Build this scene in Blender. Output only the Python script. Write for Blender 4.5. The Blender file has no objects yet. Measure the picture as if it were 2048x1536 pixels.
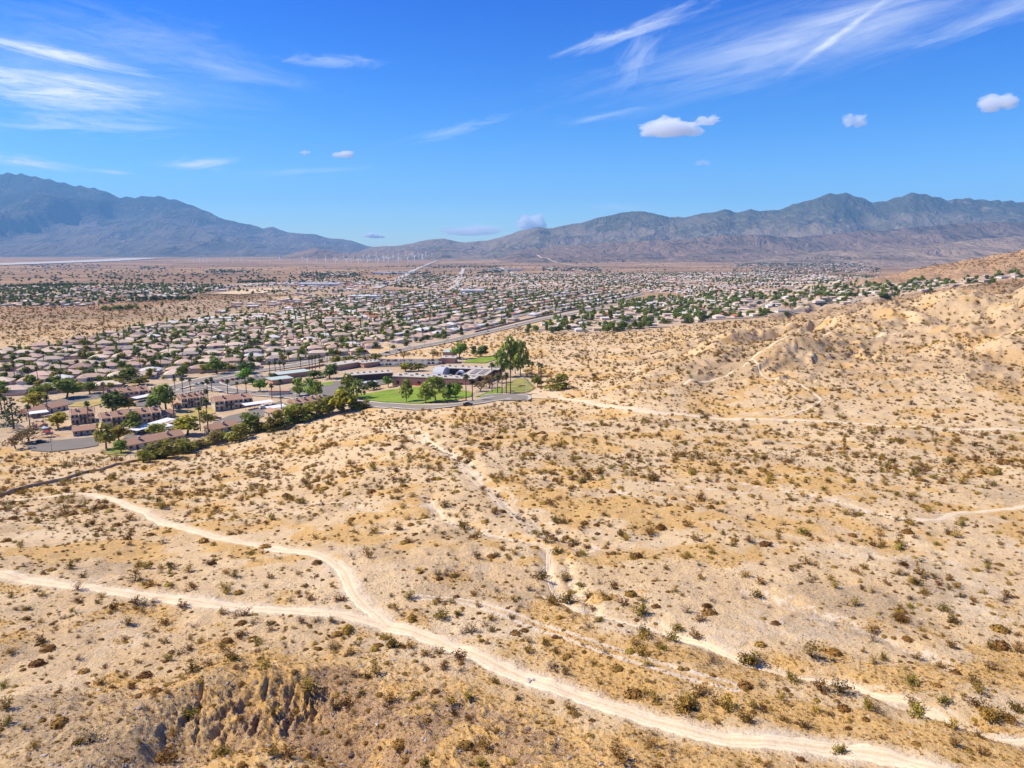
import bpy, bmesh, math, random
import numpy as np
from mathutils import Vector, Matrix
R = math.radians
rnd = random.Random(7)
rng = np.random.default_rng(7)
SC = bpy.context.scene
COL = SC.collection

# ------------------------------------------------------------------ camera
CAMZ = 100.0
F = 1422.0            # focal length in pixels of the 2048 px wide photograph
PITCH = R(10.4)
cd = bpy.data.cameras.new('camera'); cam = bpy.data.objects.new('camera', cd); COL.objects.link(cam)
cd.sensor_width = 36.0; cd.lens = 36.0 * F / 2048.0
cd.clip_start = 0.5; cd.clip_end = 200000.0
cam.location = (0, 0, CAMZ); cam.rotation_euler = (R(90) - PITCH, 0, 0)
SC.camera = cam

# ------------------------------------------------------------------ sun, sky, exposure
SUN_AZ = math.atan2(-0.95, 0.17)       # heading of the sun, clockwise from +Y
SUN_EL = R(47)
sd = bpy.data.lights.new('sun', 'SUN'); sd.energy = 4.9; sd.angle = R(0.5); sd.color = (1.0, 0.90, 0.74)
sun = bpy.data.objects.new('sun', sd); COL.objects.link(sun)
to_sun = Vector((math.sin(SUN_AZ) * math.cos(SUN_EL), math.cos(SUN_AZ) * math.cos(SUN_EL), math.sin(SUN_EL)))
sun.rotation_euler = to_sun.to_track_quat('Z', 'Y').to_euler()
sun.location = (-60, 40, 300)
SKY_STRENGTH = 0.08
SC.view_settings.view_transform = 'Standard'
SC.view_settings.look = 'None'
SC.view_settings.exposure = 0.5
SC.view_settings.gamma = 1.0
SC.view_settings.use_curve_mapping = False
SC.render.engine = 'CYCLES'
cy = SC.cycles
cy.max_bounces = 24; cy.diffuse_bounces = 2; cy.glossy_bounces = 1; cy.transmission_bounces = 1
cy.transparent_max_bounces = 12; cy.volume_bounces = 24
cy.caustics_reflective = False; cy.caustics_refractive = False
try:
    cy.use_denoising = True; cy.denoiser = 'OPENIMAGEDENOISE'; cy.denoising_input_passes = 'RGB_ALBEDO_NORMAL'; cy.denoising_prefilter = 'ACCURATE'
except Exception:
    pass


class NT:
    """short hand for building node trees"""
    def __init__(s, tree):
        s.t = tree; s.n = tree.nodes; s.l = tree.links
    def new(s, typ, **kw):
        nd = s.n.new(typ)
        ins = kw.pop('ins', {})
        for k, v in kw.items():
            setattr(nd, k, v)
        for k, v in ins.items():
            s.put(nd.inputs[k], v)
        return nd
    def put(s, sock, v):
        if hasattr(v, 'is_output'):
            s.l.new(v, sock)
        elif hasattr(v, 'outputs'):
            s.l.new(v.outputs[0], sock)
        else:
            if sock.type == 'RGBA' and len(v) == 3:
                v = (*v, 1)
            sock.default_value = v
    def math(s, op, a, b=None, clamp=False):
        nd = s.n.new('ShaderNodeMath'); nd.operation = op; nd.use_clamp = clamp
        s.put(nd.inputs[0], a)
        if b is not None:
            s.put(nd.inputs[1], b)
        return nd.outputs[0]
    def mix(s, fac, a, b, blend='MIX'):
        nd = s.n.new('ShaderNodeMix'); nd.data_type = 'RGBA'; nd.blend_type = blend
        s.put(nd.inputs[0], fac); s.put(nd.inputs[6], a); s.put(nd.inputs[7], b)
        return nd.outputs[2]
    def noise(s, vec, scale, detail=4, rough=0.55, dist=0.0):
        nd = s.new('ShaderNodeTexNoise', ins={'Scale': scale, 'Detail': detail, 'Roughness': rough, 'Distortion': dist})
        s.put(nd.inputs['Vector'], vec)
        return nd.outputs[0]
    def ramp(s, fac, lo, hi):
        nd = s.new('ShaderNodeMapRange', ins={'From Min': lo, 'From Max': hi})
        nd.clamp = True
        s.put(nd.inputs[0], fac)
        return nd.outputs[0]


def world():
    w = bpy.data.worlds.new('World'); SC.world = w; w.use_nodes = True
    g = NT(w.node_tree); g.n.clear()
    out = g.new('ShaderNodeOutputWorld'); bg = g.new('ShaderNodeBackground')
    g.l.new(bg.outputs[0], out.inputs[0])
    sky = g.new('ShaderNodeTexSky', sky_type='NISHITA', sun_disc=False, sun_elevation=SUN_EL, sun_rotation=SUN_AZ,
                air_density=1.0, dust_density=0.35, ozone_density=3.0, altitude=300.0)
    # the photograph's sky is a deep, saturated blue
    hs = g.new('ShaderNodeHueSaturation', ins={'Saturation': 1.42, 'Value': 1.0, 'Hue': 0.5, 'Color': sky})
    tc = g.new('ShaderNodeTexCoord')
    sp = g.new('ShaderNodeSeparateXYZ', ins={0: tc.outputs['Generated']})
    x, y, z = sp.outputs
    az = g.math('MULTIPLY', g.math('ARCTAN2', x, y), 57.2958)
    el = g.math('MULTIPLY', g.math('ARCSINE', z), 57.2958)
    col = g.mix(1.0, hs.outputs[0], g.mix(g.ramp(el, 0.5, 18.5), SKY_LOW, SKY_HIGH), 'MULTIPLY')
    # cirrus: streaky noise on a layer high above, gathered in several banks
    def bank(a0, e0, la, le, tilt, amp, su, sv, lo=0.42, hi=0.78, seed=0.0, warp=0.6):
        c, s_ = math.cos(R(tilt)), math.sin(R(tilt))
        da = g.math('SUBTRACT', az, a0); de = g.math('SUBTRACT', el, e0)
        p = g.math('ADD', g.math('MULTIPLY', da, c), g.math('MULTIPLY', de, s_))
        q = g.math('SUBTRACT', g.math('MULTIPLY', de, c), g.math('MULTIPLY', da, s_))
        pp = g.math('POWER', g.math('ABSOLUTE', g.math('DIVIDE', p, la)), 2.0)
        qq = g.math('POWER', g.math('ABSOLUTE', g.math('DIVIDE', q, le)), 2.0)
        m = g.math('EXPONENT', g.math('MULTIPLY', g.math('ADD', pp, qq), -1.0))
        cv = g.new('ShaderNodeCombineXYZ', ins={0: g.math('MULTIPLY', p, su), 1: g.math('MULTIPLY', q, sv), 2: seed})
        n = g.noise(cv.outputs[0], 1.0, 8, 0.72, warp)
        # a streak shows where the noise beats a threshold that eases towards the bank's middle
        v = g.math('ADD', n, g.math('MULTIPLY', m, 0.34))
        v = g.math('MULTIPLY', g.ramp(v, lo + 0.25, hi + 0.34), g.math('MULTIPLY', m, amp * 1.05))
        return g.math('MINIMUM', v, 1.0)
    B = CIRRUS
    tot = None
    for b in B:
        v = bank(*b)
        tot = v if tot is None else g.math('ADD', tot, v)
    tot = g.math('MINIMUM', tot, 0.93)
    tot = g.math('MULTIPLY', tot, g.ramp(el, -0.5, 1.0))
    cc = g.mix(tot, col, (9.6, 10.0, 10.6))
    g.put(bg.inputs[0], cc)
    bg.inputs[1].default_value = SKY_STRENGTH


SKY_LOW = (1.12, 1.40, 1.58)
SKY_HIGH = (0.14, 0.67, 1.52)
# azimuth, elevation, half length, half height, tilt, strength, noise scales along / across, thresholds, seed
CIRRUS = [
    (-31.5, 12.5, 7.5, 0.6, -5, 1.25, 0.16, 1.3, 0.40, 0.66, 1.0),
    (-31.5, 10.3, 8.0, 1.5, -2, 1.25, 0.16, 1.6, 0.40, 0.70, 4.2),
    (-30.0, 8.3, 8.0, 0.8, 2, 0.75, 0.16, 1.6, 0.42, 0.72, 7.7),
    (-33.5, 5.8, 4.0, 0.45, -5, 0.9, 0.3, 2.2, 0.40, 0.66, 9.1),
    (-22.9, 6.25, 2.6, 0.42, 6, 1.0, 0.35, 2.0, 0.34, 0.60, 11.3),
    (-28.5, 5.45, 2.0, 0.2, -2, 0.7, 0.35, 3.0, 0.38, 0.66, 12.9),
    (-13.5, 13.7, 5.0, 0.65, 2, 0.55, 0.3, 1.4, 0.42, 0.74, 2.3),
    (-26.0, 14.2, 10.0, 2.0, -4, 0.30, 0.2, 1.0, 0.42, 0.80, 3.6),
    (-29.0, 11.2, 11.0, 3.0, -3, 0.42, 0.14, 1.1, 0.30, 0.80, 22.7),
    (-20.0, 12.6, 6.0, 1.0, -6, 0.35, 0.2, 1.4, 0.34, 0.80, 23.9),
    (-4.0, 9.3, 5.5, 0.55, 14, 0.50, 0.3, 1.7, 0.40, 0.74, 6.8),
    (-16.0, 6.0, 8.0, 0.30, 5, 0.40, 0.2, 2.4, 0.40, 0.78, 8.4),
    (9.0, 15.9, 7.0, 0.6, 15, 1.05, 0.2, 1.3, 0.36, 0.72, 5.1),
    (9.5, 14.3, 3.0, 1.6, 50, 0.55, 0.3, 1.0, 0.42, 0.8, 5.9),
    (22.0, 14.8, 15.0, 2.4, 11, 0.80, 0.10, 0.80, 0.28, 0.80, 14.2),
    (23.0, 14.4, 4.2, 0.30, 32, 0.62, 0.3, 1.8, 0.36, 0.7, 15.5),
    (33.0, 14.6, 9.0, 1.0, 13, 0.60, 0.14, 1.2, 0.38, 0.78, 16.8),
    (7.0, 10.2, 4.5, 0.4, 10, 0.38, 0.3, 2.0, 0.42, 0.76, 18.1),
    (8.5, 3.55, 4.0, 0.4, -3, 0.40, 0.3, 2.0, 0.38, 0.76, 19.4),
    (-2.4, 1.95, 1.5, 0.40, -3, 0.62, 0.5, 2.0, 0.28, 0.66, 20.6),
]
world()
SC.world.cycles.sampling_method = 'MANUAL'; SC.world.cycles.sample_map_resolution = 256


# ------------------------------------------------------------------ pixels and points
CX, CY = 1024.0, 768.0
def ray(u, v):
    k = CY - v
    return np.array([u - CX, F * math.cos(PITCH) + k * math.sin(PITCH), -F * math.sin(PITCH) + k * math.cos(PITCH)])
def at_depth(u, v, Y):
    d = ray(u, v); s = Y / d[1]
    return d[0] * s, Y, CAMZ + d[2] * s
def project(x, y, z):
    zz = z - CAMZ
    dep = y * math.cos(PITCH) - zz * math.sin(PITCH)
    up = y * math.sin(PITCH) + zz * math.cos(PITCH)
    dep = np.maximum(dep, 1e-3)
    return CX + F * x / dep, CY - F * up / dep


# ------------------------------------------------------------------ noise
def _h(ix, iy, seed):
    n = (ix.astype(np.int64) * 374761393 + iy.astype(np.int64) * 668265263 + seed * 974634777) & 0xFFFFFFFF
    n = ((n ^ (n >> 13)) * 1274126177) & 0xFFFFFFFF
    return ((n ^ (n >> 16)) & 0xFFFF) / 65536.0
def gnoise(x, y, seed=0):
    ix = np.floor(x); iy = np.floor(y); fx = x - ix; fy = y - iy
    u = fx * fx * fx * (fx * (fx * 6 - 15) + 10); w = fy * fy * fy * (fy * (fy * 6 - 15) + 10)
    def g(a, b):
        t = _h(ix + a, iy + b, seed) * 6.2831853
        return np.cos(t) * (fx - a) + np.sin(t) * (fy - b)
    return (g(0, 0) * (1 - u) + g(1, 0) * u) * (1 - w) + (g(0, 1) * (1 - u) + g(1, 1) * u) * w
def fbm(x, y, octv, seed=0, gain=0.5, lac=2.03):
    s = 0.0; a = 1.0
    for k in range(octv):
        s = s + a * gnoise(x, y, seed + k * 17); x = x * lac + 3.1; y = y * lac + 1.7; a *= gain
    return s * 1.4
def ridged(x, y, octv, seed=0, gain=0.5, lac=2.05):
    s = 0.0; a = 1.0; w = 1.0; tot = 0.0
    for k in range(octv):
        n = 1.0 - np.abs(gnoise(x, y, seed + k * 31)) * 2.0
        n = np.clip(n, 0, 1) ** 2 * w
        w = np.clip(n * 1.6, 0, 1)
        s = s + a * n; tot += a; x = x * lac + 5.3; y = y * lac + 2.9; a *= gain
    return s / tot
def softridge(x, y, seed):
    n = gnoise(x, y, seed) * 1.5
    return np.clip(1.05 - 1.6 * np.sqrt(n * n + 0.012), 0, 1)
def sstep(a, b, x):
    t = np.clip((x - a) / (b - a), 0, 1); return t * t * (3 - 2 * t)


# ------------------------------------------------------------------ the lie of the land
ZY = [0, 30, 60, 100, 150, 200, 250, 300, 350, 400, 500, 600, 800, 1200, 2000, 3000, 5000, 8000, 12000, 20000, 40000]
ZZ = [-36, -37, -41.5, -45.5, -50, -55.5, -61.5, -67.5, -72.5, -76, -81.5, -85.5, -89, -92, -96, -98, -96, -86, -66, -30, 0]
ZLY = [0, 30, 60, 100, 150, 200, 250, 290, 310, 480, 600, 800, 1200, 2000, 3000, 5000, 8000, 12000, 20000, 40000]
ZLZ = [-36, -37, -41.5, -47, -57, -67, -77, -84.3, -86, -86.5, -88, -90, -93, -96, -98, -96, -86, -66, -30, 0]
def base_z(x, y):
    d = np.maximum(y, 0)
    z = np.interp(d, ZY, ZZ)
    ax = x / (d + 30)
    zl = np.interp(d, ZLY, ZLZ)
    return z + (zl - z) * sstep(-0.04, -0.44, ax)
CP = []
def cp_px(*rows):
    for (u, v, Y) in rows:
        x, y, z = at_depth(u, v, Y); CP.append((x, y, z - CAMZ))
for Y in (3, 15, 30, 45, 60, 80, 105, 135, 170, 210, 245):
    for a in (-1.7, -1.2, -0.8, -0.5, -0.25, 0.0, 0.25, 0.5, 0.8, 1.2, 1.7):
        x = a * (Y + 30); CP.append((x, Y, float(base_z(x, Y))))
for Y in (285, 330, 390, 450, 540, 660, 850, 1150, 1600, 2200, 3000):
    for a in (-1.7, -1.2, -0.8, -0.6, -0.42, -0.3, -0.18, -0.05):
        x = a * (Y + 30); CP.append((x, Y, float(base_z(x, Y))))
for Y in (2200, 3000):
    for a in (0.1, 0.3, 0.5, 0.8, 1.2, 1.7):
        x = a * (Y + 30); CP.append((x, Y, float(base_z(x, Y)) + (14 if Y == 2200 and a > 0.45 else 0)))
cp_px((1200, 815, 312), (1400, 836, 277), (1600, 846, 264), (1800, 853, 257), (2048, 866, 242), (2250, 875, 238),
      (1287, 780, 328), (1358, 748, 350), (1435, 725, 368), (1476, 707, 382), (1512, 687, 398), (1578, 656, 425), (1548, 672, 412),
      (1100, 760, 430), (1150, 740, 480), (1250, 706, 590), (1350, 678, 700), (1480, 655, 780), (1100, 690, 640), (1600, 642, 690),
      (1600, 651, 560), (1555, 653, 610), (1450, 660, 560), (1380, 700, 470), (1300, 735, 420), (1220, 772, 372),
      (1650, 803, 300), (1622, 762, 335), (1602, 732, 372), (1660, 694, 415), (1716, 682, 445), (1575, 790, 310), (1480, 790, 318), (1400, 790, 322),
      (1540, 735, 360), (1330, 800, 305), (1450, 755, 345),
      (1618, 660, 455), (1716, 666, 470), (1798, 664, 480), (1850, 656, 490),
      (1660, 638, 560), (1716, 615, 590), (1798, 597, 620), (1860, 580, 630), (1921, 566, 640), (2048, 558, 650), (2250, 540, 660), (2600, 520, 660),
      (1750, 785, 315), (1850, 742, 348), (1950, 702, 375), (2048, 684, 380), (2048, 632, 450), (1900, 647, 468), (2048, 780, 305),
      (2200, 700, 360), (2250, 620, 440), (1850, 694, 415), (2500, 700, 340), (1760, 730, 372), (1960, 610, 530),
      (1300, 631, 1040), (1150, 645, 930), (1500, 601, 1250), (1700, 585, 1250), (1850, 572, 1200), (1990, 553, 1200), (2150, 540, 1200),
      (1100, 620, 1150), (1300, 602, 1500), (1100, 590, 1600), (1500, 582, 1650),
      (1761, 561, 1500), (1811, 540, 1550), (1848, 534, 1580), (1911, 522, 1600), (1973, 512, 1620), (2048, 497, 1650), (2250, 470, 1700), (2500, 455, 1700))
for (u, Y, z) in ((1660, 760, -70), (1800, 820, -62), (1920, 820, -54), (2048, 830, -45), (2250, 830, -36), (1950, 1000, -44), (1800, 1000, -60), (1650, 1000, -75)):
    CP.append(((u - CX) / F * Y, Y, z))
CP = np.array(CP)
def q_of(x, y):
    return np.stack([x / (y + 30.0) * 1.6, np.log(y + 60.0) * 1.25], -1)
class TPS:
    def __init__(s, P, val, lam=1e-4):
        n = len(P); K = s.k(np.linalg.norm(P[:, None] - P[None], axis=-1)) + lam * np.eye(n)
        A = np.zeros((n + 3, n + 3)); Q = np.c_[np.ones(n), P]
        A[:n, :n] = K; A[:n, n:] = Q; A[n:, :n] = Q.T
        s.w = np.linalg.solve(A, np.r_[val, 0, 0, 0]); s.P = P
    def k(s, r):
        return np.where(r > 1e-9, r * r * np.log(np.maximum(r, 1e-9)), 0.0)
    def __call__(s, Q):
        out = np.empty(len(Q)); n = len(s.P)
        for i in range(0, len(Q), 40000):
            q = Q[i:i + 40000]
            d2 = (q[:, 0:1] - s.P[None, :, 0]) ** 2 + (q[:, 1:2] - s.P[None, :, 1]) ** 2
            k = 0.5 * d2 * np.log(np.maximum(d2, 1e-18))
            out[i:i + 40000] = k @ s.w[:n] + s.w[n] + q @ s.w[n + 1:]
        return out
tps = TPS(q_of(CP[:, 0], CP[:, 1]), CP[:, 2] - base_z(CP[:, 0], CP[:, 1]))

# polar grid round the foot of the camera
rows = [2.0, 6, 11, 17, 23, 29, 34, 38]
while rows[-1] < 30000:
    r = rows[-1]; Hh = -float(np.interp(r, ZY, ZZ)); Hh = max(Hh, 30)
    dr = 2.3 * (r * r + Hh * Hh) / (F * Hh)
    cap = 0.0058 * r if r < 1700 else 0.0088 * r
    rows.append(r + max(0.12, min(dr, cap)))
rows[-1] = 30000.0
RW = np.array(rows)
fine = np.linspace(-43, 43, 783)
coarse = np.linspace(43, 317, 66)[1:-1]
TH = np.radians(np.r_[fine, coarse])                 # increasing; closes on itself
NR, NC = len(RW), len(TH)
TT, RR = np.meshgrid(TH, RW)
GX = RR * np.sin(TT); GY = RR * np.cos(TT)

def profile(px, Yd):
    """silhouette given in photograph pixels at depth Yd: (tangent of heading, height over camera / depth)"""
    a = np.array([(ray(u, v)[0] / ray(u, v)[1], ray(u, v)[2] / ray(u, v)[1]) for u, v in px])
    return a
def layer(px, Ycrest, Yfoot, x, y, z0, pw, amp, sc, seed, rough=6, skew=0.5):
    a = profile(px, Ycrest)
    hd = x / np.maximum(y, 1.0)
    zc = np.interp(hd, a[:, 0], a[:, 1]) * Ycrest + 2
    t = (y - Yfoot) / (Ycrest - Yfoot)
    wob = fbm(x / 2600.0, y / 2600.0, 4, seed + 5) * 0.16
    tt = np.clip(t + wob * sstep(0, .3, t) * sstep(1.0, .7, t), 0, 1)
    # spurs and ravines run down the slope, towards the valley
    wx = fbm(x / sc, y / (sc * 1.3), 3, seed + 9) * 0.75
    n = ridged(x / (sc * 0.52) + wx + y / (sc * 2.2) * skew, y / (sc * 1.9) + wx * 0.5, rough, seed, 0.55)
    back = np.clip(1 - (t - 1) * 1.2, 0, 1)
    fz = np.clip(1 - tt, 0, 1) ** 0.7
    shape = tt ** pw * (1 - amp * fz * (1 - n))
    jag = fbm(x / 420.0, y / 900.0, 4, seed + 3) * 0.012 * Ycrest * 0.12
    zz = (zc - z0) * np.where(t > 1, back, shape)
    zz = zz + jag * sstep(0.85, 1.0, t) * np.where(t > 1, back, 1) * np.clip((zc - z0) / 400, 0, 1)
    ok = (t > 0) & (y > 0) & (zc > z0)
    return np.where(ok, np.maximum(zz, 0), 0.0), np.where(ok, t, 0.0)
SIL_L = [(-900, 300), (-500, 325), (-200, 335), (-60, 342), (0, 345), (40, 345), (100, 357), (150, 370), (190, 375), (240, 393), (300, 392), (325, 391), (380, 408), (450, 438),
         (510, 452), (525, 456), (545, 453), (575, 465), (620, 467), (660, 476), (680, 479), (700, 481), (738, 492), (790, 505), (900, 516), (1200, 520), (3000, 522)]
SIL_R = [(-900, 520), (690, 520), (720, 503), (740, 494), (790, 492), (850, 481), (890, 477), (930, 484), (980, 480), (1040, 462), (1075, 453), (1100, 456), (1150, 447), (1190, 438),
         (1230, 425), (1260, 422), (1310, 425), (1340, 434), (1370, 432), (1400, 428), (1450, 418), (1470, 424), (1500, 418), (1520, 421), (1560, 418), (1600, 403),
         (1625, 399), (1635, 393), (1660, 386), (1690, 383), (1720, 395), (1745, 403), (1760, 402), (1800, 391), (1830, 385), (1860, 389), (1900, 399), (1930, 395), (1960, 398),
         (2010, 401), (2048, 402), (2200, 405), (2600, 400), (3200, 410)]
SIL_M = [(-900, 522), (520, 522), (560, 514), (600, 502), (630, 497), (655, 500), (690, 508), (730, 505), (790, 503), (850, 500), (900, 502), (960, 505), (1000, 510), (1040, 520), (3000, 522)]
SIL_F = [(-900, 524), (980, 524), (1040, 500), (1120, 492), (1200, 486), (1290, 482), (1370, 478), (1430, 471), (1530, 470), (1600, 474), (1680, 464), (1760, 460), (1850, 452), (1930, 446), (2048, 443), (2300, 440), (3200, 440)]
SIL_G = [(-900, 530), (1480, 530), (1560, 510), (1640, 503), (1720, 500), (1800, 495), (1880, 487), (1960, 478), (2048, 470), (2300, 462), (3200, 460)]
far = RR > 2500
fx, fy = GX[far], GY[far]
bz = base_z(fx, fy)
mz = np.zeros(NR * NC).reshape(NR, NC); mt = [np.zeros((NR, NC)) for _ in range(5)]
vals = []
for i, (sil, yc, yf, pw, amp, sc, seed) in enumerate((
        (SIL_L, 20000, 12600, 1.1, 0.80, 4300.0, 101), (SIL_R, 13500, 9000, 1.15, 0.85, 2600.0, 211),
        (SIL_M, 11200, 9800, 1.2, 0.35, 1200.0, 307), (SIL_F, 9600, 6800, 1.5, 0.55, 1300.0, 401), (SIL_G, 6600, 4300, 1.6, 0.60, 800.0, 503))):
    zl, t = layer(sil, yc, yf, fx, fy, bz, pw, amp, sc, seed)
    vals.append(zl); mt[i][far] = zl
stack = np.array(vals)
mz[far] = stack.max(0)
which = np.zeros((NR, NC), int); which[far] = np.where(stack.max(0) > 6, stack.argmax(0) + 1, 0)

near = (RR < 3600) & (GY > -20)
BZ = base_z(GX, GY)
dz = np.zeros((NR, NC))
dz[near] = tps(q_of(GX[near], np.maximum(GY[near], -20)))
dz *= 1 - sstep(2300, 3300, RR)
dz *= sstep(-20, 10, GY)
ZR = BZ + dz + mz          # relative to the camera, before small relief
hillness = np.clip(dz, 0, None) * (GX > 60) * (GY > 240)

def interp_grid(A, x, y):
    x = np.asarray(x, float); y = np.asarray(y, float)
    r = np.clip(np.hypot(x, y), RW[0], RW[-1] - 1e-3)
    th = np.arctan2(x, y); th = np.where(th < TH[0], th + 2 * math.pi, th)
    i = np.clip(np.searchsorted(RW, r, 'right') - 1, 0, NR - 2)
    j = np.searchsorted(TH, th, 'right') - 1
    j = np.clip(j, 0, NC - 1); j2 = (j + 1) % NC
    t0 = TH[j]; t1 = np.where(j2 == 0, TH[0] + 2 * math.pi, TH[j2])
    fj = (th - t0) / (t1 - t0); fi = (r - RW[i]) / (RW[i + 1] - RW[i])
    return (A[i, j] * (1 - fj) + A[i, j2] * fj) * (1 - fi) + (A[i + 1, j] * (1 - fj) + A[i + 1, j2] * fj) * fi
def Hrel(x, y):
    return interp_grid(ZR, x, y)
def H(x, y):
    return interp_grid(ZR, x, y) + CAMZ
_rr = RW[(RW > 20)]
def ground_at(u, v):
    """first point of the ground under a pixel of the photograph"""
    d = ray(u, v); h = math.hypot(d[0], d[1]); s = _rr / h
    g = d[2] * s - Hrel(d[0] * s, d[1] * s)
    k = np.nonzero(g < 0)[0]
    if len(k) == 0:
        return d[0] * s[-1], d[1] * s[-1]
    k = k[0]
    if k == 0:
        ss = s[0]
    else:
        ss = s[k - 1] + (s[k] - s[k - 1]) * g[k - 1] / (g[k - 1] - g[k])
    return d[0] * ss, d[1] * ss
def G(pts):
    return [ground_at(u, v) for u, v in pts]
def smooth(pts, step):
    """Catmull-Rom through the points, resampled"""
    P = np.array(pts, float); P = np.vstack([2 * P[0] - P[1], P, 2 * P[-1] - P[-2]])
    out = []
    for i in range(1, len(P) - 2):
        a, b, c, d = P[i - 1], P[i], P[i + 1], P[i + 2]
        n = max(2, int(np.linalg.norm(c - b) / step) + 1)
        for k in range(n):
            t = k / n
            out.append(0.5 * ((2 * b) + (-a + c) * t + (2 * a - 5 * b + 4 * c - d) * t * t + (-a + 3 * b - 3 * c + d) * t ** 3))
    out.append(P[-2])
    return np.array(out)
def poly_dist(x, y, P):
    """distance to a polyline, position along it (0..1) and side"""
    best = np.full(x.shape, 1e9); al = np.zeros(x.shape); sd_ = np.zeros(x.shape); n = len(P) - 1
    for i in range(n):
        ax, ay = P[i]; bx, by = P[i + 1]; ex, ey = bx - ax, by - ay; L = ex * ex + ey * ey + 1e-12
        t = np.clip(((x - ax) * ex + (y - ay) * ey) / L, 0, 1)
        d = np.hypot(x - ax - t * ex, y - ay - t * ey); m = d < best
        best = np.where(m, d, best); al = np.where(m, (i + t) / n, al); sd_ = np.where(m, np.sign(ex * (y - ay) - ey * (x - ax)), sd_)
    return best, al, sd_
def in_poly(u, v, P):
    P = np.array(P, float); c = np.zeros(np.shape(u), bool); j = len(P) - 1
    for i in range(len(P)):
        xi, yi = P[i]; xj, yj = P[j]
        with np.errstate(divide='ignore', invalid='ignore'):
            m = ((yi > v) != (yj > v)) & (u < (xj - xi) * (v - yi) / (yj - yi + 1e-12) + xi)
        c ^= m; j = i
    return c

# --- features of the near ground, in photograph pixels
TRACKS = {   # name: (pixels, width in metres, lift)
 'dirt_road': ([(-60, 1139), (0, 1146), (100, 1163), (200, 1181), (300, 1195), (400, 1204), (500, 1213), (600, 1220), (680, 1226), (760, 1239), (830, 1258), (900, 1285), (1000, 1332), (1100, 1371),
                (1200, 1406), (1300, 1440), (1400, 1466), (1480, 1481), (1600, 1490), (1700, 1500), (1800, 1518), (1900, 1548), (1960, 1575)], 2.7),
 'dirt_track': ([(-50, 1008), (60, 1000), (170, 991), (230, 1002), (290, 1026), (340, 1051), (400, 1068), (480, 1082), (560, 1095), (620, 1104), (660, 1122), (690, 1147), (705, 1180), (732, 1208), (778, 1243)], 2.3),
 'trail': ([(1062, 787), (1110, 793), (1200, 811), (1290, 825), (1400, 834), (1500, 839), (1600, 843), (1750, 849), (1900, 857), (2060, 863), (2150, 868)], 3.6),
 'trail.001': ([(1540, 838), (1588, 827), (1628, 812), (1642, 800), (1630, 788), (1594, 765), (1537, 750), (1530, 740), (1512, 708), (1500, 697)], 1.15),
 'trail.002': ([(1570, 655), (1580, 659), (1560, 669), (1512, 690), (1476, 709), (1435, 726), (1358, 749), (1307, 770), (1285, 781)], 1.9),
 'trail.003': ([(1610, 660), (1660, 663), (1716, 667), (1760, 667), (1798, 664), (1826, 659)], 2.2),
 'footpath': ([(1098, 1095), (1098, 1130), (1106, 1168), (1150, 1213), (1220, 1232), (1300, 1251), (1400, 1281), (1500, 1321), (1600, 1346), (1690, 1359), (1760, 1386), (1830, 1402), (1900, 1441), (1985, 1470), (2070, 1474)], 0.95),
 'footpath.001': ([(1780, 1038), (1820, 1044), (1865, 1042), (1915, 1026), (1980, 1018), (2080, 1010)], 1.3),
 'footpath.002': ([(170, 983), (235, 962), (330, 928), (430, 893)], 1.5),
}
TR = {}
for k, (px, w) in TRACKS.items():
    TR[k] = (np.array(G(px)), w)
RUTS = [([(835, 1189), (900, 1191), (960, 1206), (1050, 1241), (1150, 1281), (1250, 1320), (1350, 1352), (1460, 1382)], 1.6),
        ([(700, 822), (560, 862), (430, 905), (300, 945), (180, 985)], 1.6),
        ([(1440, 958), (1530, 972), (1620, 987), (1700, 1010), (1790, 1038)], 1.2),
        ([(1120, 945), (1300, 965), (1500, 985)], 0.9),
        ([(860, 1000), (885, 1035), (960, 1058), (1050, 1080), (1095, 1095)], 1.3),
        ([(840, 868), (900, 905), (960, 965), (1010, 1010), (1090, 1075)], 1.6), ([(740, 850), (850, 880), (950, 930)], 1.4),
        ([(1200, 795), (1330, 835)], 1.0), ([(1590, 650), (1640, 640), (1665, 655)], 1.6), ([(1100, 640), (1108, 668)], 2.2)]
RUTS = [(np.array(G(px)), w) for px, w in RUTS]
sel = (RR < 420) & (np.abs(TT) < R(43))
sx, sy = GX[sel], GY[sel]
carve = np.zeros(sx.shape)
pale = np.zeros((NR, NC)); gold = np.zeros((NR, NC)); rock = np.zeros((NR, NC))
pl = np.zeros(sx.shape)
# the ravine at the bottom of the photograph
sel0 = sel.copy()
rav = np.array(G([(560, 1350), (640, 1400), (690, 1460), (740, 1530), (770, 1600)]))
dd, al, sdv = poly_dist(sx, sy, rav)
carve -= (1.0 + 1.6 * al) * np.exp(-(dd / (3.2 + 2.2 * al)) ** 2) * sstep(0.0, 0.2, al)
rav2 = np.array(G([(300, 1545), (345, 1490), (440, 1468), (580, 1462), (690, 1480)]))
dd, al, sdv = poly_dist(sx, sy, rav2)
carve -= 2.0 * np.exp(-(dd / 3.4) ** 2)
bank_ln = np.array(G([(330, 1400), (400, 1372), (470, 1368), (540, 1358), (600, 1352)]))
dd, al, sdv = poly_dist(sx, sy, bank_ln)
carve += 0.8 * np.exp(-(dd / 2.0) ** 2)
mound = np.array(G([(520, 1500), (600, 1510), (640, 1530)]))
dd, al, sdv = poly_dist(sx, sy, mound)
carve += 1.3 * np.exp(-(dd / 2.4) ** 2)
lm = np.array(G([(40, 1420), (150, 1440), (240, 1470)]))
dd, al, sdv = poly_dist(sx, sy, lm)
carve += 1.4 * np.exp(-(dd / 5.0) ** 2)
bank = np.array(G([(390, 1425), (450, 1415), (520, 1410), (600, 1390)]))
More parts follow.
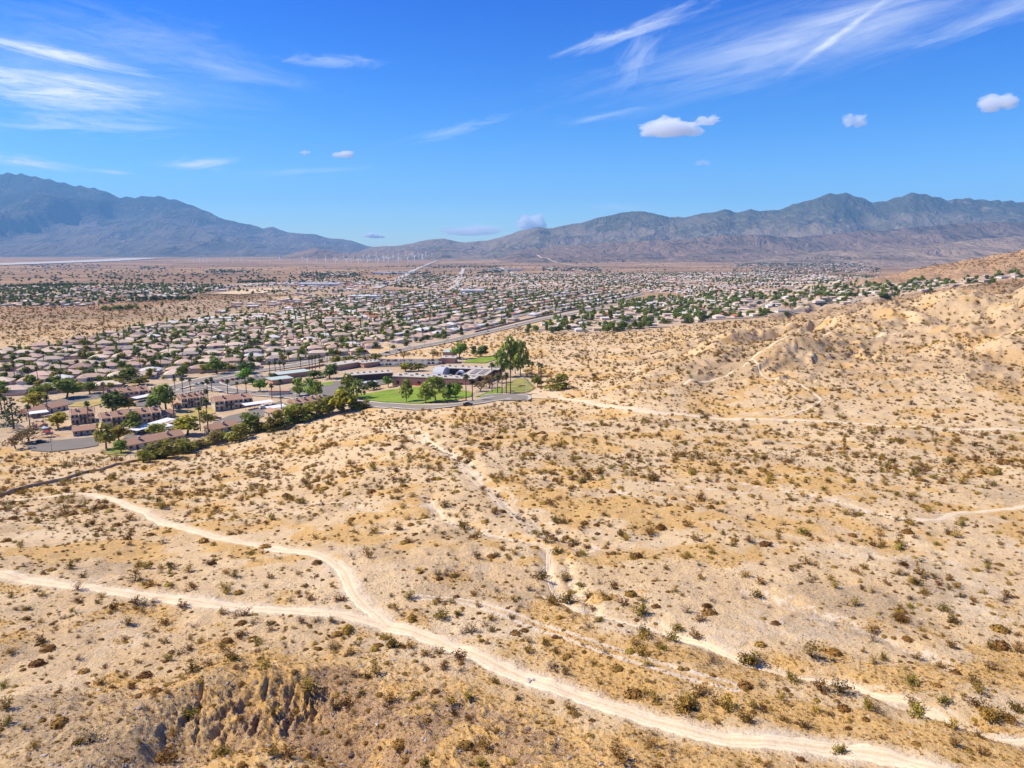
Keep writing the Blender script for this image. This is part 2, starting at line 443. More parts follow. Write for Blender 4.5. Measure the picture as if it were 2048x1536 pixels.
bd_, bal, _ = poly_dist(sx, sy, bank); bmask = np.exp(-(bd_ / 3.4) ** 4)
rl_ = ridged(sx / 1.0 + sy * .12 + fbm(sx / 1.8, sy / 1.8, 3, 171) * 0.7, sy / 4.2, 4, 172, 0.62)
carve -= bmask * (1 - rl_) ** 1.4 * 0.95
rl2 = ridged(sx / 2.6 + fbm(sx / 4, sy / 4, 2, 175) * 0.6, sy / 9.0, 2, 176, 0.5)
for i, (ua, va, ub, vb, dpt) in enumerate(((411, 1370, 384, 1470, .45), (536, 1366, 500, 1450, .40), (592, 1364, 568, 1410, .5))):
    P = smooth(np.array(G([(ua, va), (ua * .6 + ub * .4 + (3 if i % 2 else -3), va * .6 + vb * .4), (ua * .3 + ub * .7 - (3 if i % 2 else -2), va * .3 + vb * .7), (ub, vb)])), 0.35); P[:, 0] += 0.13 * gnoise(np.arange(len(P)) * .45, np.full(len(P), i * 3.7), 205)
    dd, al, sdv = poly_dist(sx, sy, P); wv = (.17 + .06 * gnoise(al * 9, al * 0 + i, 206)) * (1.05 - .5 * al)
    carve -= dpt * np.exp(-(dd / wv) ** 2) * sstep(0, .12, al) * sstep(1, .7, al)
# washes
for (px, dep, wd) in (([(860, 990), (880, 1030), (960, 1060), (1060, 1080), (1100, 1100), (1105, 1150), (1150, 1215), (1300, 1250), (1500, 1325), (1700, 1365), (1860, 1425), (2050, 1482)], 0.75, 1.6),
                      ([(1130, 1110), (1140, 1150), (1165, 1195), (1220, 1235)], 0.7, 0.8),
                      ([(820, 850), (860, 880), (910, 912), (965, 968), (1020, 1010), (1080, 1050), (1160, 1090)], 0.6, 2.6), ([(740, 850), (850, 880), (950, 930)], 0.5, 1.8), ([(1000, 930), (1100, 960), (1250, 985), (1400, 1000)], 0.4, 2.0), ([(1440, 958), (1530, 972), (1620, 987), (1700, 1010), (1790, 1038)], 0.35, 1.6), ([(560, 860), (680, 850), (800, 830)], .3, 1.2), ([(620, 1000), (760, 1020), (850, 1010)], .4, 1.6), ([(1560, 1090), (1700, 1105), (1900, 1120)], .3, 1.6),
                      ([(1500, 1180), (1650, 1230), (1800, 1290), (1900, 1340)], 0.4, 1.5)):
    P = np.array(G(px)); dd, al, sdv = poly_dist(sx + fbm(sx / 5, sy / 5, 2, 5) * 0.8, sy, P)
    carve -= dep * np.exp(-(dd / wd) ** 2); sg = dd * sdv
    for kb, (aw, fr) in enumerate(((1.6, 14), (2.6, 9), (3.4, 17))):
        off = wd * aw * gnoise(al * fr, al * 0 + 7.3 + kb, 190 + kb + len(px))
        pl = np.maximum(pl, 0.85 * np.exp(-((sg - off) / (0.18 * wd + .14)) ** 2) * sstep(-.45, .15, gnoise(al * fr * 2.2, al * 0 + kb, 197)) * (dd < wd * 4))
    pl = np.maximum(pl, 0.18 * np.exp(-(dd / wd) ** 2))
ZR[sel] += carve
# rolling relief and gullied hillsides
RELA = sstep(2600, 300, RR) * (RR > 20)
n1 = fbm(GX / 26, GY / 26, 4, 40); n2 = fbm(GX / 7.0, GY / 7.0, 4, 50); n3 = fbm(GX / 1.5, GY / 1.5, 3, 60)
flat_town = np.zeros((NR, NC))
gu, gv = project(GX, GY, ZR + CAMZ)
APT = [(-400, 1000), (-400, 700), (-20, 700), (240, 655), (430, 622), (700, 640), (1000, 560), (1900, 540), (1900, 575), (1600, 628), (1190, 672), (1080, 660), (1000, 680), (1060, 750), (1075, 785), (1000, 803), (930, 814), (740, 812), (280, 918), (20, 985)]
inap = in_poly(gu, gv, APT) & (RR > 200)
lo = sstep(0, 12, hillness)
amp1 = (0.75 - 0.3 * lo) * np.where(inap, 0.12, 1.0)
ZR += RELA * (n1 * amp1 + n2 * 0.22 * np.where(inap, 0.2, 1) * (1 + 0.4 * lo) + n3 * 0.06 * (RR < 420))
# spurs that run down the hill from upper right to lower left
ca, sa = math.cos(R(58)), math.sin(R(58))
p = GX * ca + GY * sa; q = -GX * sa + GY * ca
sp_ = softridge(q / 74 + fbm(GX / 90, GY / 90, 2, 77) * 0.7, p / 330, 71) * 0.86 + softridge(q / 30 + fbm(GX / 50, GY / 50, 2, 79) * 0.5, p / 190, 75) * 0.14
gul = ridged(q / 15 + fbm(GX / 34, GY / 34, 3, 78) * 1.0, p / 95, 3, 73, 0.5)
hill_m = sstep(3, 16, hillness) * (RR < 2300)
ZR += hill_m * ((np.minimum(sp_, .8) - 0.80) * 11.0 + (gul - 0.75) * 3.1) * np.clip(RR / 450, .6, 1.6)
# weathered gullies on the far badlands already come from the mountain layers
sel = (RR < 420) & (np.abs(TT) < R(43))
for k, (P, w) in TR.items():
    if k in ('footpath.002',):
        continue
    m = sel | ((RR < 700) & (GX > 0) & (np.abs(TT) < R(43)))
    dd, al, sdv = poly_dist(GX[m], GY[m], P)
    pale_here = np.exp(-(dd / (w * 0.85)) ** 2) * 0.9
    pale[m] = np.maximum(pale[m], pale_here)
    ZR[m] -= 0.10 * np.exp(-(dd / (w * 0.5)) ** 4) * (n3[m] * 0 + 1)
for P, w in RUTS:
    m = (RR < 1400) & (np.abs(TT) < R(43))
    dd, al, sdv = poly_dist(GX[m] + n2[m] * 0.4, GY[m], P)
    ln = np.exp(-((dd - w * 0.45) / (w * 0.22)) ** 2)
    pale[m] = np.maximum(pale[m], 0.75 * ln + 0.25 * np.exp(-(dd / w) ** 2))
pale[sel] = np.maximum(pale[sel], pl)
big = fbm(GX / 34, GY / 34, 4, 90); mid_ = fbm(GX / 9, GY / 9, 4, 91)
gold = np.clip(sstep(-0.02, 0.42, big * 0.75 + mid_ * 0.55 + 0.07), 0, 1)
rock = sstep(0.12, 0.5, fbm(GX / 24, GY / 24, 5, 95) * 0.8 + mid_ * 0.35) * (1 - gold * 0.6)
rock = np.clip(np.maximum(rock, hill_m * (0.30 + 0.6 * sstep(0.50, 0.15, sp_)) + hill_m * 0.5 * fbm(GX / 40, GY / 40, 3, 199)), 0, 1)
pale = np.maximum(pale, 0.42 * sstep(0.10, 0.5, fbm(GX / 17, GY / 17, 4, 99)))
# bottom of the photograph: purple-brown shale, pale clay mound
mm = RR < 75
bkm = np.zeros((NR, NC)); bkm[sel0] = np.exp(-(bd_ / 4.6) ** 2); gold = np.clip(gold + bkm * 0.9, 0, 1)
shale = np.zeros((NR, NC)); shl = np.array(G([(640, 1400), (760, 1470), (950, 1500), (900, 1600)]))
dd, al, sdv = poly_dist(GX[mm], GY[mm], shl)
shale[mm] = np.exp(-(dd / 5.5) ** 2) * sstep(-0.35, 0.35, mid_[mm] + 0.15)
lmm = np.array(G([(60, 1430), (200, 1480), (330, 1520)]))
dd, al, sdv = poly_dist(GX[mm], GY[mm], lmm); clay = np.zeros((NR, NC)); clay[mm] = np.exp(-(dd / 5.0) ** 2)
rock = np.clip(rock + clay, 0, 1); gold = gold * (1 - clay)
gold = np.where(mm, np.clip(gold + 0.45 * np.exp(-((GX + 0) / 60) ** 2), 0, 1), gold)
gold = gold * (1 - shale * 0.5)
# the rugged warm slope below the wide road
bl_ = in_poly(gu, gv, [(-400, 1262), (480, 1262), (700, 1285), (860, 1330), (1000, 1392), (1200, 1455), (1400, 1515), (1500, 1700), (-400, 1700)]) & (RR < 130)
kx = np.array(G([(300, 1450), (560, 1430), (800, 1470), (1000, 1500), (1100, 1560)])); kd, _, _ = poly_dist(GX[bl_], GY[bl_], kx); rug = np.zeros((NR, NC)); rug[bl_] = np.exp(-(kd / 10.0) ** 2)
rgn = ridged(GX / 2.6 + GY * .25 + fbm(GX / 3.5, GY / 3.5, 3, 221) * .7, GY / 4.6, 4, 222, .58)
ZR += rug * (rgn - .5) * 0.55
gold = np.clip(gold + rug * .62, 0, 1); pale = pale * (1 - .8 * rug); shale = np.clip(shale + rug * sstep(.55, .25, rgn) * .55, 0, 1)
scrub = sstep(650, 1500, RR)
scrub = scrub * (1 - 0.8 * hill_m * (RR < 950))
pale = pale * (1 - 0.65 * hill_m)

# ------------------------------------------------------------------ materials
MATS = {}
def mat(name, col, rough=0.8, var=0.18, scale=1.5, ovar=0.0, spec=0.25, tint=False, transl=0.0, metal=0.0, hue=0.0):
    if name in MATS:
        return MATS[name]
    m = bpy.data.materials.new(name); m.use_nodes = True; MATS[name] = m
    g = NT(m.node_tree); b = g.n['Principled BSDF']
    tc = g.new('ShaderNodeTexCoord')
    n = g.noise(tc.outputs['Object'], scale, 5, 0.6)
    f = g.math('ADD', g.math('MULTIPLY', g.math('SUBTRACT', n, 0.5), var * 2.4), 1.0)
    if ovar:
        oi = g.new('ShaderNodeObjectInfo')
        f = g.math('MULTIPLY', f, g.math('ADD', g.math('MULTIPLY', g.math('SUBTRACT', oi.outputs['Random'], 0.5), ovar * 2), 1.0))
    if tint:
        at = g.new('ShaderNodeAttribute', attribute_name='tint')
        f = g.math('MULTIPLY', f, at.outputs['Fac'])
    cv = g.new('ShaderNodeCombineXYZ', ins={0: f, 1: f, 2: f})
    c = g.mix(1.0, col, cv.outputs[0], 'MULTIPLY')
    if hue:
        oi = g.new('ShaderNodeObjectInfo')
        hs = g.new('ShaderNodeHueSaturation', ins={'Color': c, 'Hue': g.math('ADD', g.math('MULTIPLY', g.math('SUBTRACT', oi.outputs['Random'], 0.5), hue), 0.5)})
        c = hs.outputs[0]
    g.put(b.inputs['Base Color'], c)
    b.inputs['Roughness'].default_value = rough
    b.inputs['Specular IOR Level'].default_value = spec
    b.inputs['Metallic'].default_value = metal
    if transl:
        tr = g.new('ShaderNodeBsdfTranslucent', ins={'Color': c})
        ms = g.new('ShaderNodeMixShader', ins={0: transl})
        g.l.new(b.outputs[0], ms.inputs[1]); g.l.new(tr.outputs[0], ms.inputs[2])
        g.l.new(ms.outputs[0], g.n['Material Output'].inputs[0])
    return m


def ground_material():
    m = bpy.data.materials.new('desert_soil'); m.use_nodes = True
    g = NT(m.node_tree); b = g.n['Principled BSDF']
    geo = g.new('ShaderNodeNewGeometry'); P = geo.outputs['Position']
    a1 = g.new('ShaderNodeAttribute', attribute_name='soil'); a2 = g.new('ShaderNodeAttribute', attribute_name='soil2')
    s1 = g.new('ShaderNodeSeparateColor', ins={0: a1.outputs['Color']}); s2 = g.new('ShaderNodeSeparateColor', ins={0: a2.outputs['Color']})
    pal, gld, rck = s1.outputs; shl_, scr, yrd = s2.outputs
    nb = g.noise(P, 0.06, 6, 0.6); nm = g.noise(P, 0.45, 6, 0.65); nf = g.noise(P, 2.6, 6, 0.7); nx = g.noise(P, 9.0, 4, 0.7)
    sand = g.mix(g.ramp(nb, 0.35, 0.65), (0.66, 0.445, 0.215), (0.78, 0.58, 0.325))
    sand = g.mix(g.math('MULTIPLY', g.ramp(nm, 0.42, 0.68), 0.55), sand, (0.60, 0.43, 0.26))
    # dry golden grass
    gf = g.math('MULTIPLY', g.ramp(g.math('ADD', gld, g.math('MULTIPLY', g.math('SUBTRACT', nm, 0.5), 1.9)), 0.35, 0.95), 0.85)
    grass = g.mix(g.ramp(nf, 0.36, 0.64), (0.57, 0.305, 0.08), (0.74, 0.47, 0.15))
    c = g.mix(gf, sand, grass)
    rf = g.math('MULTIPLY', g.ramp(g.math('ADD', rck, g.math('MULTIPLY', g.math('SUBTRACT', nm, 0.5), 1.2)), 0.3, 0.9), 0.8)
    c = g.mix(rf, c, g.mix(g.ramp(nf, 0.35, 0.65), (0.38, 0.26, 0.14), (0.62, 0.45, 0.25)))
    sf = g.math('MULTIPLY', g.ramp(g.math('ADD', shl_, g.math('MULTIPLY', g.math('SUBTRACT', nf, 0.5), 1.6)), 0.35, 0.75), 0.85)
    c = g.mix(sf, c, g.mix(g.ramp(nx, 0.4, 0.62), (0.24, 0.125, 0.06), (0.54, 0.37, 0.22)))
    c = g.mix(g.math('MULTIPLY', a1.outputs['Alpha'], 0.55), c, g.mix(g.ramp(nf, 0.35, 0.65), (0.34, 0.225, 0.125), (0.54, 0.38, 0.22)))
    # pebbles and dry litter: small dark and light grains
    vo = g.new('ShaderNodeTexVoronoi', ins={'Scale': 2.6, 'Vector': P})
    vs = g.new('ShaderNodeSeparateColor', ins={0: vo.outputs['Color']})
    peb = g.math('MULTIPLY', g.math('LESS_THAN', vo.outputs['Distance'], g.math('MULTIPLY', vs.outputs[0], 0.34)), g.math('GREATER_THAN', vs.outputs[1], 0.35))
    c = g.mix(g.math('MULTIPLY', peb, 0.6), c, g.mix(vs.outputs[2], (0.16, 0.10, 0.05), (0.62, 0.52, 0.40)))
    nl = g.ramp(g.noise(P, 4.2, 6, 0.85), 0.525, 0.63)
    c = g.mix(g.math('MULTIPLY', nl, 0.62), c, (0.21, 0.12, 0.045))
    hi = g.ramp(g.noise(P, 3.1, 5, 0.8), 0.53, 0.66)
    c = g.mix(g.math('MULTIPLY', hi, 0.5), c, (0.80, 0.64, 0.42))
    v3 = g.new('ShaderNodeTexVoronoi', ins={'Scale': 1.15, 'Vector': P}); v3s = g.new('ShaderNodeSeparateColor', ins={0: v3.outputs['Color']})
    sub = g.math('MULTIPLY', g.math('LESS_THAN', g.math('ADD', v3.outputs['Distance'], g.math('MULTIPLY', g.math('SUBTRACT', nx, 0.5), 0.25)), g.math('MULTIPLY', v3s.outputs[0], 0.24)), g.math('GREATER_THAN', v3s.outputs[1], 0.5))
    c = g.mix(g.math('MULTIPLY', sub, 0.6), c, (0.17, 0.10, 0.04))
    gr = g.math('ADD', 0.80, g.math('MULTIPLY', g.noise(P, 6.5, 3, 0.85), 0.42)); gv = g.new('ShaderNodeCombineXYZ', ins={0: gr, 1: gr, 2: gr})
    c = g.mix(0.9, c, gv.outputs[0], 'MULTIPLY')
    pf = g.ramp(g.math('ADD', pal, g.math('MULTIPLY', g.math('SUBTRACT', nm, 0.5), 0.9)), 0.3, 0.85)
    c = g.mix(g.math('MULTIPLY', pf, 0.78), c, g.mix(g.ramp(nf, 0.3, 0.7), (0.76, 0.61, 0.42), (0.86, 0.74, 0.56)))
    # beyond the shrubs that are built one by one the scrub is grain
    v2 = g.new('ShaderNodeTexVoronoi', ins={'Scale': 0.16, 'Vector': P})
    v2s = g.new('ShaderNodeSeparateColor', ins={0: v2.outputs['Color']})
    dots = g.math('LESS_THAN', v2.outputs['Distance'], g.math('ADD', 0.16, g.math('MULTIPLY', v2s.outputs[0], 0.30)))
    fn = g.noise(P, 0.0035, 6, 0.62)
    farc = g.mix(g.ramp(fn, 0.36, 0.64), (0.36, 0.205, 0.105), (0.52, 0.335, 0.185))
    fn2 = g.noise(P, 0.0011, 7, 0.65)
    farc = g.mix(g.math('MULTIPLY', g.ramp(fn2, 0.42, 0.60), 0.8), farc, (0.20, 0.125, 0.085))
    sq = g.new('ShaderNodeMapping'); sq.inputs['Scale'].default_value = (0.0009, 0.0035, 1); g.put(sq.inputs[0], P)
    farc = g.mix(g.math('MULTIPLY', g.ramp(g.noise(sq.outputs[0], 1.0, 6, 0.65), 0.50, 0.62), 0.6), farc, (0.15, 0.115, 0.075))
    c = g.mix(scr, c, farc)
    c = g.mix(g.math('MULTIPLY', g.math('MULTIPLY', scr, dots), 0.62), c, (0.10, 0.075, 0.035))
    # yards and verges inside the town: paler, trodden gravel
    yc = g.mix(g.ramp(nm, 0.35, 0.65), (0.46, 0.335, 0.21), (0.62, 0.48, 0.33))
    yc = g.mix(g.math('MULTIPLY', g.ramp(g.noise(P, 0.09, 4, 0.6), 0.45, 0.6), 0.5), yc, (0.36, 0.26, 0.16))
    c = g.mix(yrd, c, yc)
    g.put(b.inputs['Base Color'], c)
    b.inputs['Roughness'].default_value = 0.95; b.inputs['Specular IOR Level'].default_value = 0.1
    bh = g.math('ADD', g.math('MULTIPLY', nm, 0.9), g.math('ADD', g.math('MULTIPLY', nf, 0.45), g.math('MULTIPLY', peb, 0.12)))
    bm_ = g.new('ShaderNodeBump', ins={'Strength': 1.0, 'Distance': 0.7, 'Height': bh})
    g.l.new(bm_.outputs[0], b.inputs['Normal'])
    return m


def mountain_material(name, low, high, scr_, zlo, zhi, pale_):
    m = bpy.data.materials.new(name); m.use_nodes = True
    g = NT(m.node_tree); b = g.n['Principled BSDF']
    geo = g.new('ShaderNodeNewGeometry'); P = geo.outputs['Position']
    sp = g.new('ShaderNodeSeparateXYZ', ins={0: P})
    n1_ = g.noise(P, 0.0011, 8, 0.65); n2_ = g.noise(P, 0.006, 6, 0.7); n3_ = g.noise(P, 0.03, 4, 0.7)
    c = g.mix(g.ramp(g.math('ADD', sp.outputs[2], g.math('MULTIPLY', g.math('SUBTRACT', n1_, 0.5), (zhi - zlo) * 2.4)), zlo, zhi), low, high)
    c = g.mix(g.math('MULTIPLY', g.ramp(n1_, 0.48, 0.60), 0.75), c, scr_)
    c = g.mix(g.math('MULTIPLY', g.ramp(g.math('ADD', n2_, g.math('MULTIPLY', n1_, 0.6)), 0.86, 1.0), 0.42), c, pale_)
    c = g.mix(g.math('MULTIPLY', g.ramp(n3_, 0.5, 0.7), 0.35), c, scr_)
    g.put(b.inputs['Base Color'], c); b.inputs['Roughness'].default_value = 0.95; b.inputs['Specular IOR Level'].default_value = 0.05
    mp_ = g.new('ShaderNodeMapping'); mp_.inputs['Scale'].default_value = (0.0026, 0.0011, 0.0016); g.put(mp_.inputs[0], P)
    rdg = g.math('ABSOLUTE', g.math('SUBTRACT', g.noise(mp_.outputs[0], 1.0, 7, 0.62, 0.4), 0.5))
    bm_ = g.new('ShaderNodeBump', ins={'Strength': 0.8, 'Distance': 90.0, 'Height': g.math('ADD', g.math('MULTIPLY', rdg, -5.0), g.math('ADD', g.math('MULTIPLY', n2_, 0.5), g.math('MULTIPLY', n3_, 0.08)))})
    g.l.new(bm_.outputs[0], b.inputs['Normal'])
    return m


# ------------------------------------------------------------------ object helpers
def tag(o, label=None, cat=None, group=None, kind=None):
    if label: o['label'] = label
    if cat: o['category'] = cat
    if group: o['group'] = group
    if kind: o['kind'] = kind
    return o
def link(name, me, parent=None, loc=None):
    o = bpy.data.objects.new(name, me); COL.objects.link(o)
    if parent is not None: o.parent = parent
    if loc is not None: o.location = loc
    return o
def empty(name, loc, rz=0.0, scale=(1, 1, 1)):
    o = bpy.data.objects.new(name, None); COL.objects.link(o)
    o.empty_display_size = 0.5; o.location = loc; o.rotation_euler = (0, 0, rz); o.scale = scale
    return o
def copy_tree(o, parent=None):
    c = o.copy(); COL.objects.link(c); c.parent = parent
    for ch in o.children:
        copy_tree(ch, c)
    return c
def mesh_np(name, V, faces, mats, midx=None, smooth_=False, tint=None):
    """V: list/array of points; faces: list of index tuples"""
    me = bpy.data.meshes.new(name)
    me.from_pydata([tuple(map(float, v)) for v in V], [], faces)
    for m in mats: me.materials.append(m)
    if midx is not None: me.polygons.foreach_set('material_index', midx)
    if smooth_: me.polygons.foreach_set('use_smooth', [True] * len(me.polygons))
    if tint is not None:
        at = me.attributes.new('tint', 'FLOAT', 'POINT'); at.data.foreach_set('value', np.asarray(tint, np.float32))
    me.update(); return me
class MB:
    """collects simple solids into one mesh"""
    def __init__(s): s.v = []; s.f = []; s.m = []; s.t = []
    def add(s, V, Fc, m=0, t=1.0):
        k = len(s.v); s.v += [tuple(p) for p in V]; s.f += [tuple(i + k for i in f) for f in Fc]; s.m += [m] * len(Fc); s.t += [t] * len(V)
    def box(s, x0, x1, y0, y1, z0, z1, m=0, rz=0.0, o=(0, 0, 0), t=1.0):
        V = [(x, y, z) for z in (z0, z1) for x, y in ((x0, y0), (x1, y0), (x1, y1), (x0, y1))]
        if rz or o != (0, 0, 0):
            c, n = math.cos(rz), math.sin(rz); V = [(x * c - y * n + o[0], x * n + y * c + o[1], z + o[2]) for x, y, z in V]
        s.add(V, [(3, 2, 1, 0), (4, 5, 6, 7), (0, 1, 5, 4), (1, 2, 6, 5), (2, 3, 7, 6), (3, 0, 4, 7)], m, t)
    def prism(s, poly, z0, z1, m=0):
        n = len(poly); V = [(x, y, z0) for x, y in poly] + [(x, y, z1) for x, y in poly]
        s.add(V, [tuple(range(n - 1, -1, -1)), tuple(range(n, 2 * n))] + [(i, (i + 1) % n, n + (i + 1) % n, n + i) for i in range(n)], m)
    def tube(s, a, b, r0, r1, n=6, m=0, t=1.0, caps=True):
        a = Vector(a); b = Vector(b); d = (b - a).normalized(); u = d.orthogonal().normalized(); w = d.cross(u)
        V = []
        for p, r in ((a, r0), (b, r1)):
            V += [p + (u * math.cos(6.2832 * k / n) + w * math.sin(6.2832 * k / n)) * r for k in range(n)]
        s.add(V, [(k, (k + 1) % n, n + (k + 1) % n, n + k) for k in range(n)] + ([tuple(range(n - 1, -1, -1)), tuple(range(n, 2 * n))] if caps else []), m, t)
    def build(s, name, mats, parent=None, smooth_=False, loc=None):
        if not isinstance(mats, (list, tuple)): mats = [mats]
        me = mesh_np(name, s.v, s.f, mats, s.m, smooth_, s.t)
        return link(name, me, parent, loc)
    def mesh(s, name, mats, smooth_=False):
        if not isinstance(mats, (list, tuple)): mats = [mats]
        return mesh_np(name, s.v, s.f, mats, s.m, smooth_, s.t)


# ------------------------------------------------------------------ ground sheet, hills and mountains: one grid, split by face
TOWN = {
 'near': [(-60, 800), (-60, 712), (60, 700), (90, 692), (230, 666), (290, 652), (370, 640), (460, 632), (560, 625), (620, 616), (700, 606), (800, 620), (800, 650), (765, 688), (700, 716), (560, 738), (420, 748), (330, 756), (250, 772), (120, 792)],
 'mid': [(520, 640), (620, 600), (760, 585), (900, 583), (1130, 580), (1300, 588), (1225, 606), (1125, 630), (1050, 640), (950, 664), (800, 705), (770, 690), (800, 655), (700, 650)],
 'right': [(1062, 662), (1130, 632), (1230, 606), (1400, 590), (1560, 585), (1700, 572), (1800, 566), (1900, 560), (2048, 547), (2120, 540), (2120, 552), (2000, 560), (1900, 576), (1800, 590), (1720, 605), (1650, 618), (1560, 630), (1450, 642), (1300, 658), (1180, 667)],
 'far': [(752, 574), (800, 556), (860, 550), (1000, 548), (1200, 546), (1500, 545), (1760, 552), (1700, 572), (1560, 584), (1400, 588), (1130, 580), (900, 583)],
 'farleft': [(-60, 572), (100, 569), (300, 568), (400, 566), (470, 571), (400, 590), (300, 600), (160, 612), (-60, 615)],
 'scrubstrip': [(280, 618), (380, 600), (500, 598), (620, 588), (780, 580), (760, 590), (640, 604), (560, 620), (440, 628), (360, 634)],
 'strip': [(400, 570), (520, 565), (600, 562), (760, 558), (780, 572), (700, 585), (560, 590), (480, 588)],
}
def inside(name, u, v): return in_poly(u, v, TOWN[name])
gu, gv = project(GX, GY, ZR + CAMZ)
infr = (GY > 100) & (np.abs(TT) < R(43))
yard = np.zeros((NR, NC))
for k in TOWN:
    yard = np.where(infr & inside(k, gu, gv) & (RR > 350), {'near': 0.95, 'mid': 0.9, 'right': 0.8}.get(k, 0.6), yard)
COMPLEX = [(-60, 885), (-60, 790), (120, 790), (250, 770), (330, 755), (560, 738), (700, 716), (780, 704), (700, 735), (900, 715), (1000, 715), (1062, 760), (1060, 790), (735, 812), (500, 868), (280, 915), (200, 905), (60, 900)]
yard = np.where(infr & in_poly(gu, gv, COMPLEX) & (RR > 200) & (RR < 700), 0.75, yard)
def build_ground():
    zz = (ZR + CAMZ)
    V = np.stack([GX, GY, zz], -1).reshape(-1, 3).astype(np.float32)
    i = np.arange(NR - 1)[:, None]; j = np.arange(NC)[None, :]; j2 = (j + 1) % NC
    quads = np.stack([i * NC + j + 0 * i, i * NC + j2 + 0 * i, (i + 1) * NC + j2 + 0 * i, (i + 1) * NC + j + 0 * i], -1).reshape(-1, 4)[:, ::-1]
    w = which
    fcls = np.maximum(np.maximum(w[:-1], w[1:]), np.maximum(np.roll(w, -1, 1)[:-1], np.roll(w, -1, 1)[1:]))
    hl = (hillness > 5) & (GY < 760) & (RR < 900); hl2 = (hillness > 9) & (GY >= 1230) & (RR < 2600)
    hf = hl[:-1] & hl[1:]; hf2 = hl2[:-1] & hl2[1:]
    fcls = np.where(hf, 6, np.where(hf2, 7, fcls)).reshape(-1)
    soil = np.stack([pale, gold, rock, hill_m * sstep(-.5, .3, fbm(GX / 55, GY / 55, 3, 211) + .1)], -1).reshape(-1, 4)
    soil2 = np.stack([shale, scrub, yard, np.ones_like(pale)], -1).reshape(-1, 4)
    gm = ground_material()
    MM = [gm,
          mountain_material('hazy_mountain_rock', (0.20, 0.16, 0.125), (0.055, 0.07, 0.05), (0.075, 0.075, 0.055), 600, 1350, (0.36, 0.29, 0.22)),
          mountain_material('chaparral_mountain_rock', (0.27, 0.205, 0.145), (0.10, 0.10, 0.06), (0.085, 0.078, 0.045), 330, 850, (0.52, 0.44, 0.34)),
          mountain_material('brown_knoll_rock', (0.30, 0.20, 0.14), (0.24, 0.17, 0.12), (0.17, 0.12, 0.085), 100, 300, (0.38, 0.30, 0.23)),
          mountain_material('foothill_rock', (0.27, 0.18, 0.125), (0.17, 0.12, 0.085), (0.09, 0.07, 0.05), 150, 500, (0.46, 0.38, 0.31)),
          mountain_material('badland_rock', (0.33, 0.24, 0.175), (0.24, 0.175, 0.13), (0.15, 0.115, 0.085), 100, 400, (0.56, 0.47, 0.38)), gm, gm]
    names = ['ground', 'mountain', 'mountain.001', 'hill', 'foothill', 'foothill.001', 'hillside', 'hillside.001']
    for c in range(8):
        q = quads[fcls == c]
        if len(q) == 0: continue
        used, inv = np.unique(q.reshape(-1), return_inverse=True)
        me = bpy.data.meshes.new(names[c]); n = len(used)
        me.vertices.add(n); me.vertices.foreach_set('co', V[used].reshape(-1))
        me.loops.add(len(q) * 4); me.loops.foreach_set('vertex_index', inv.astype(np.int32))
        me.polygons.add(len(q)); me.polygons.foreach_set('loop_start', np.arange(0, len(q) * 4, 4, dtype=np.int32))
        me.polygons.foreach_set('use_smooth', np.ones(len(q), bool))
        for nm, arr in (('soil', soil), ('soil2', soil2)):
            at = me.attributes.new(nm, 'FLOAT_COLOR', 'POINT'); at.data.foreach_set('color', arr[used].astype(np.float32).reshape(-1))
        me.materials.append(MM[c]); me.update(calc_edges=True)
        tag(link(names[c], me), kind='structure')
build_ground()

# ------------------------------------------------------------------ haze: the valley's air, one closed box of even density
def haze():
    m = bpy.data.materials.new('haze_air'); m.use_nodes = True
    g = NT(m.node_tree); g.n.clear()
    out = g.new('ShaderNodeOutputMaterial')
    pv = g.new('ShaderNodeVolumePrincipled', ins={'Density': HAZE_D, 'Anisotropy': 0.0})
    pv.inputs['Color'].default_value = HAZE_C
    pv.inputs['Density Attribute'].default_value = ''
    g.l.new(pv.outputs[0], out.inputs['Volume'])
    zlo = float((ZR + CAMZ).min()) - 1.0 - 0.0; zhi = float((ZR + CAMZ).max()) + 30.0
    b = MB(); b.box(-31000, 31000, -31000, 31000, zlo, zhi)
    o = b.build('haze', m); tag(o, kind='stuff')
HAZE_D = 3.3e-5
HAZE_C = (0.24, 0.58, 1.0, 1)
haze()

